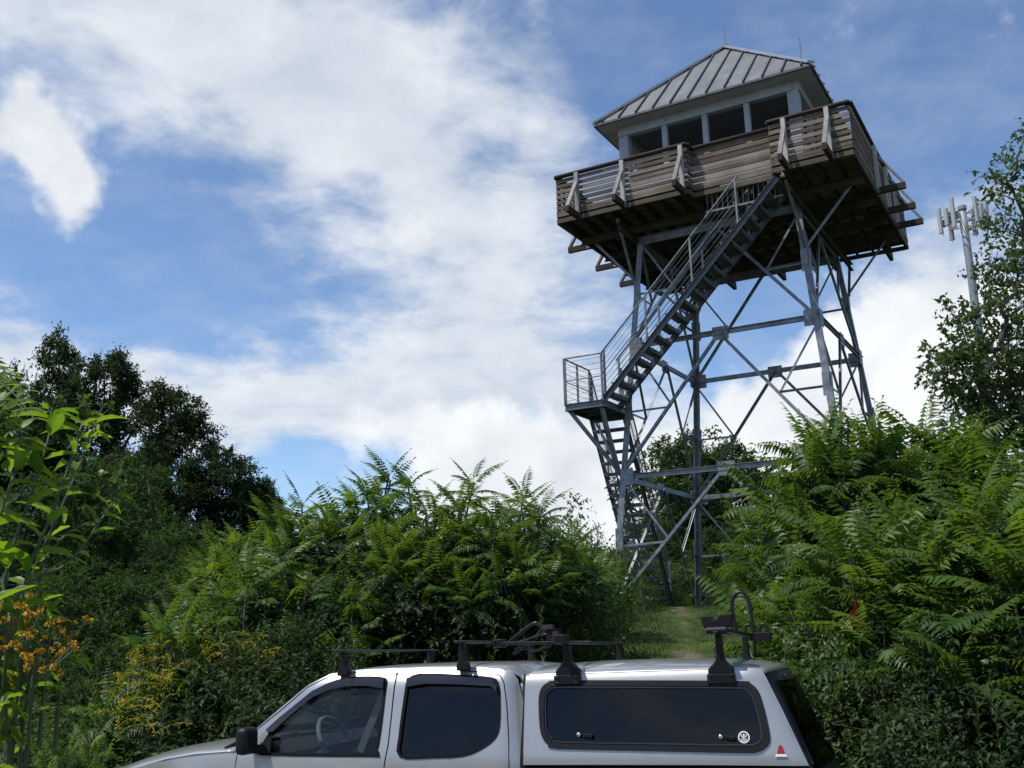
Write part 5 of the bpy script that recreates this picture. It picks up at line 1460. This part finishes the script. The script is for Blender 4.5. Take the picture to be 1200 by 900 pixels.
# single tall weeds
def tall_weed(seed, kind):
    root = empty('tall_weed'); V, F, T = HB[kind]; b = Bag(); b.raw(V * (.55, .55, 1.), F, T); b.build('stalk', LM['light'], root); root['H'] = 1.
    return root
TW = [tall_weed(1, 0), tall_weed(2, 1)]
for i, (px, py, d, lab) in enumerate([(577, 732, 7.9, 'thin upright weed seen just above the cab roof between the roof bars'), (428, 732, 8.1, 'thin upright weed above the front roof bar'), (394, 760, 8.1, 'short weed at the front end of the first roof bar'),
                                 (1140, 825, 6.4, 'upright weed with narrow leaves at the lower right, left of a taller one'), (1168, 815, 6.3, 'taller upright weed with narrow leaves at the lower right'), (1030, 752, 7.4, 'upright broad weed in the middle of the right-hand undergrowth'), (640, 715, 9.0, 'leaning weed above the middle roof bar')]):
    x, y, h = top_h(px, py, d)
    place(TW[i % 2], USED, x, y, h, rs.uniform(0, 6.28), lab, 'weed', 'single tall weeds')

# -- the plants close to the camera on the left
NL = [leaf_n(10, .12, .40, .42, .02), leaf_n(10, .17, .75, .38, .03), leaf_n(10, .10, .2, .45, .02)]
RIB = np.tile(np.array((-.12, .38, -.12)), 11)
def near_plant(name, label, stems, leaf_len, leafw, buds=True, seed=0, flowers=()):
    """stems: list of (list of photo pixels, distance) from low to top"""
    r_ = np.random.RandomState(seed)
    S = Bag(); LV = Bag(); BD = Bag(); FL = Bag()
    base = None
    for pix, d0, n, l0 in stems:
        P = np.array([at(px, py, d0 + .06 * i) for i, (px, py) in enumerate(pix)])
        if base is None: base = np.array((P[0][0], P[0][1], float(ground_z(P[0][0], P[0][1]))))
        P = np.array(cr([tuple(base + (r_.normal(0, .05), r_.normal(0, .05), 0))] + [tuple(p) for p in P], 6, closed=False)) if l0 > 0 else np.array(cr([tuple(p) for p in P], 6, closed=False))
        m_ = len(P); tube_np(S, P, np.linspace(.0048, .0026, m_), 6, .5)
        n = int(n * 1.9); az = np.arange(n) * 2.4 + r_.uniform(0, 6); t = np.linspace(.08, .97, n); f = t * (m_ - 1); i0 = np.clip(f.astype(int), 0, m_ - 2); Q = P[i0] + (P[i0 + 1] - P[i0]) * (f - i0)[:, None]
        ax_ = nrm(P[i0 + 1] - P[i0]);
        side = np.stack([np.cos(az), np.sin(az), 0 * az], -1)
        D = nrm(ax_ * r_.uniform(.4, 1.2, (n, 1)) + side)
        ln = leaf_len * abs(l0) * (1.15 - .6 * t) * r_.uniform(.5, 1.3, n)
        mm = frames(D, np.array((0, 0, 1.)) + ax_ * .3, r_, .3) * np.stack([ln, ln * leafw, ln], -1)[:, :, None]
        for k in range(3):
            q = np.arange(n) % 3 == k
            LV.put(NL[k][0], NL[k][1], mm[q], Q[q], np.clip(r_.normal(.42, .26, q.sum()), 0, 1), RIB)
        if buds:
            for b_ in range(r_.randint(4, 8)):
                e = P[-1] + r_.normal(0, .022, 3) + (0, 0, .03); tube_np(S, [P[-2], lerp(P[-2], e, .5), e], [.0025, .002, .0015], 4, .6)
                for c in range(7):
                    dd = nrm(r_.normal(0, 1, (1, 3)) + (0, 0, .4)); BD.put(LEAF4[0], LEAF4[1], frames(dd, np.array((0, 0, 1.)), r_, .3) * .016, e[None] + r_.normal(0, .004, 3), r_.uniform(.5, 1, 1))
    heads = []
    for px, py, d0, n in flowers:
        FL = Bag(); heads.append(FL)
        c = at(px, py, d0)
        tube_np(S, [c + (-.02, .03, -.25), c + (-.01, .01, -.1), c], [.005, .004, .003], 5, .5)
        for k in range(n):
            fc = c + r_.normal(0, 1, 3) * (.034, .05, .022); up_ = nrm(r_.normal(0, .55, (1, 3)) + (0, -.5, .8))[0]
            x_ = nrm(np.cross(up_, (.3, 1, .2))); y_ = np.cross(up_, x_)
            a = np.linspace(0, 6.28, 8)[:-1] + r_.uniform(0, 1)
            D = np.cos(a)[:, None] * x_ + np.sin(a)[:, None] * y_ - up_ * r_.uniform(.0, .7)
            mm = frames(D, np.repeat(up_[None], 7, 0), r_, .2) * np.array((.011, .0085, .010))[None, :, None]
            FL.put(LEAF4[0], LEAF4[1], mm, np.repeat(fc[None], 7, 0), np.clip(r_.normal(.4, .3, 7), 0, 1))
            tube_np(S, [c + (0, 0, -.06), fc], [.0016, .0012], 3, .5)
            dd = nrm(r_.normal(0, 1, (5, 3)) + up_); FL.put(LEAF2[0], LEAF2[1], frames(dd, np.repeat(up_[None], 5, 0), r_, .5) * .009, np.repeat(fc[None], 5, 0), np.zeros(5))
    root = empty(name, tuple(base), label=label, cat='plant')
    for bag, nm, mt in ((S, 'stem', 'stem'), (LV, 'foliage', 'near'), (BD, 'blossoms', 'light'), *[(h_, 'blossoms', 'flower') for h_ in heads]):
        if bag.V:
            bag.V = [v - base for v in bag.V]; bag.build(nm, LM[mt], root, smooth=True)
    return root
near_plant('budding_plant', 'tall leafy plant with green bud clusters close by at the left edge', [
    ([(10, 860), (28, 690), (66, 590), (92, 510), (100, 486)], 2.45, 13, 1.), ([(10, 860), (30, 700), (70, 600), (108, 512), (112, 492)], 2.55, 9, .8),
    ([(0, 850), (6, 680), (40, 570), (60, 500), (58, 478)], 2.4, 12, 1.), ([(0, 850), (20, 700), (80, 660), (118, 610), (138, 580)], 2.35, 11, .55), ([(0, 850), (30, 700), (74, 630), (120, 606), (128, 590)], 2.5, 9, .5),
    ([(-20, 850), (-20, 680), (8, 580), (22, 540), (18, 520)], 2.3, 12, 1.)], .135, .34, seed=3)
near_plant('orange_flower_plant', 'close plant with orange-yellow flower clusters and narrow leaves at the left edge', [
    ([(-10, 900), (0, 800), (30, 740), (60, 722)], 2.3, 22, .85), ([(-10, 900), (20, 820), (60, 775), (95, 770)], 2.35, 18, .7), ([(-30, 900), (-20, 780), (0, 720), (10, 706)], 2.25, 18, .8), ([(-10, 900), (10, 860), (30, 800), (44, 790)], 2.2, 20, .8)],
    .115, .27, buds=False, seed=5, flowers=[(14, 722, 2.25, 9), (38, 712, 2.3, 5), (60, 735, 2.35, 10), (78, 742, 2.4, 5), (28, 755, 2.25, 11), (44, 766, 2.25, 13), (36, 778, 2.28, 9), (6, 728, 2.3, 8)])
# a locust spray hanging in at the upper left
def locust():
    r_ = np.random.RandomState(9); S = Bag(); LV = Bag(); base = at(-120, 600, 2.6); base[2] = float(ground_z(base[0], base[1]))
    tip0 = at(-40, 430, 2.5); tube_np(S, [base, lerp(base, tip0, .6) + (-.1, 0, .2), tip0], [.013, .009, .005], 6, .5)
    oval = leaf_n(6, .05, .12, .5); sprays = []
    for px0, py0, px1, py1 in ((-40, 440, 42, 482), (-40, 430, 30, 450), (-40, 455, 38, 520), (-45, 470, 24, 505), (-40, 415, 10, 447), (-40, 490, 30, 470), (-45, 500, 10, 530), (-60, 440, -140, 430), (-55, 470, -150, 500), (-70, 500, -130, 540), (-80, 530, -20, 560), (-95, 560, -170, 570), (-60, 425, -90, 380)):
        a, b = at(px0, py0, 2.5), at(px1, py1, 2.4 + r_.uniform(-.15, .15)); q = np.linspace(0, 1, 8)[:, None]; P = a + (b - a) * q; P[:, 2] += .03 * np.sin(np.pi * q[:, 0]) - .02 * q[:, 0] ** 2
        tube_np(S, P, np.linspace(.003, .0012, 8), 4, .5); LV = Bag(); sprays.append(LV)
        for s in (-1, 1):
            t = np.linspace(.25, .98, 8); Q = a + (b - a) * t[:, None]; Q[:, 2] += .03 * np.sin(np.pi * t) - .02 * t ** 2
            d_ = unit(b - a); sd_ = np.cross(d_, (0, -.5, 1.)) * s; D = np.repeat((d_ * .5 + sd_ + (0, 0, -.25))[None], 8, 0) + r_.normal(0, .15, (8, 3))
            mm = frames(D, np.repeat(np.array([(0, -.4, 1.)]), 8, 0), r_, .25) * np.array((.042, .02, .042))[None, :, None]
            LV.put(oval[0], oval[1], mm, Q, np.clip(r_.normal(.8, .2, 8), 0, 1))
    root = empty('locust_sapling', tuple(base), label='sapling with bright oval leaflets in the upper left corner of the foliage', cat='sapling')
    for bag, nm, mt in ((S, 'stem', 'stem'), *[(q, 'foliage', 'near') for q in sprays]):
        bag.V = [v - base for v in bag.V]; bag.build(nm, LM[mt], root, smooth=True)
locust()
# prototypes that were never planted are removed
for o in [o for o in list(COL.objects) if o.parent is None and 'H' in o.keys() and 'label' not in o.keys()]:
    for c in list(o.children): bpy.data.objects.remove(c)
    bpy.data.objects.remove(o)
for o in COL.objects:
    if 'H' in o.keys(): del o['H']
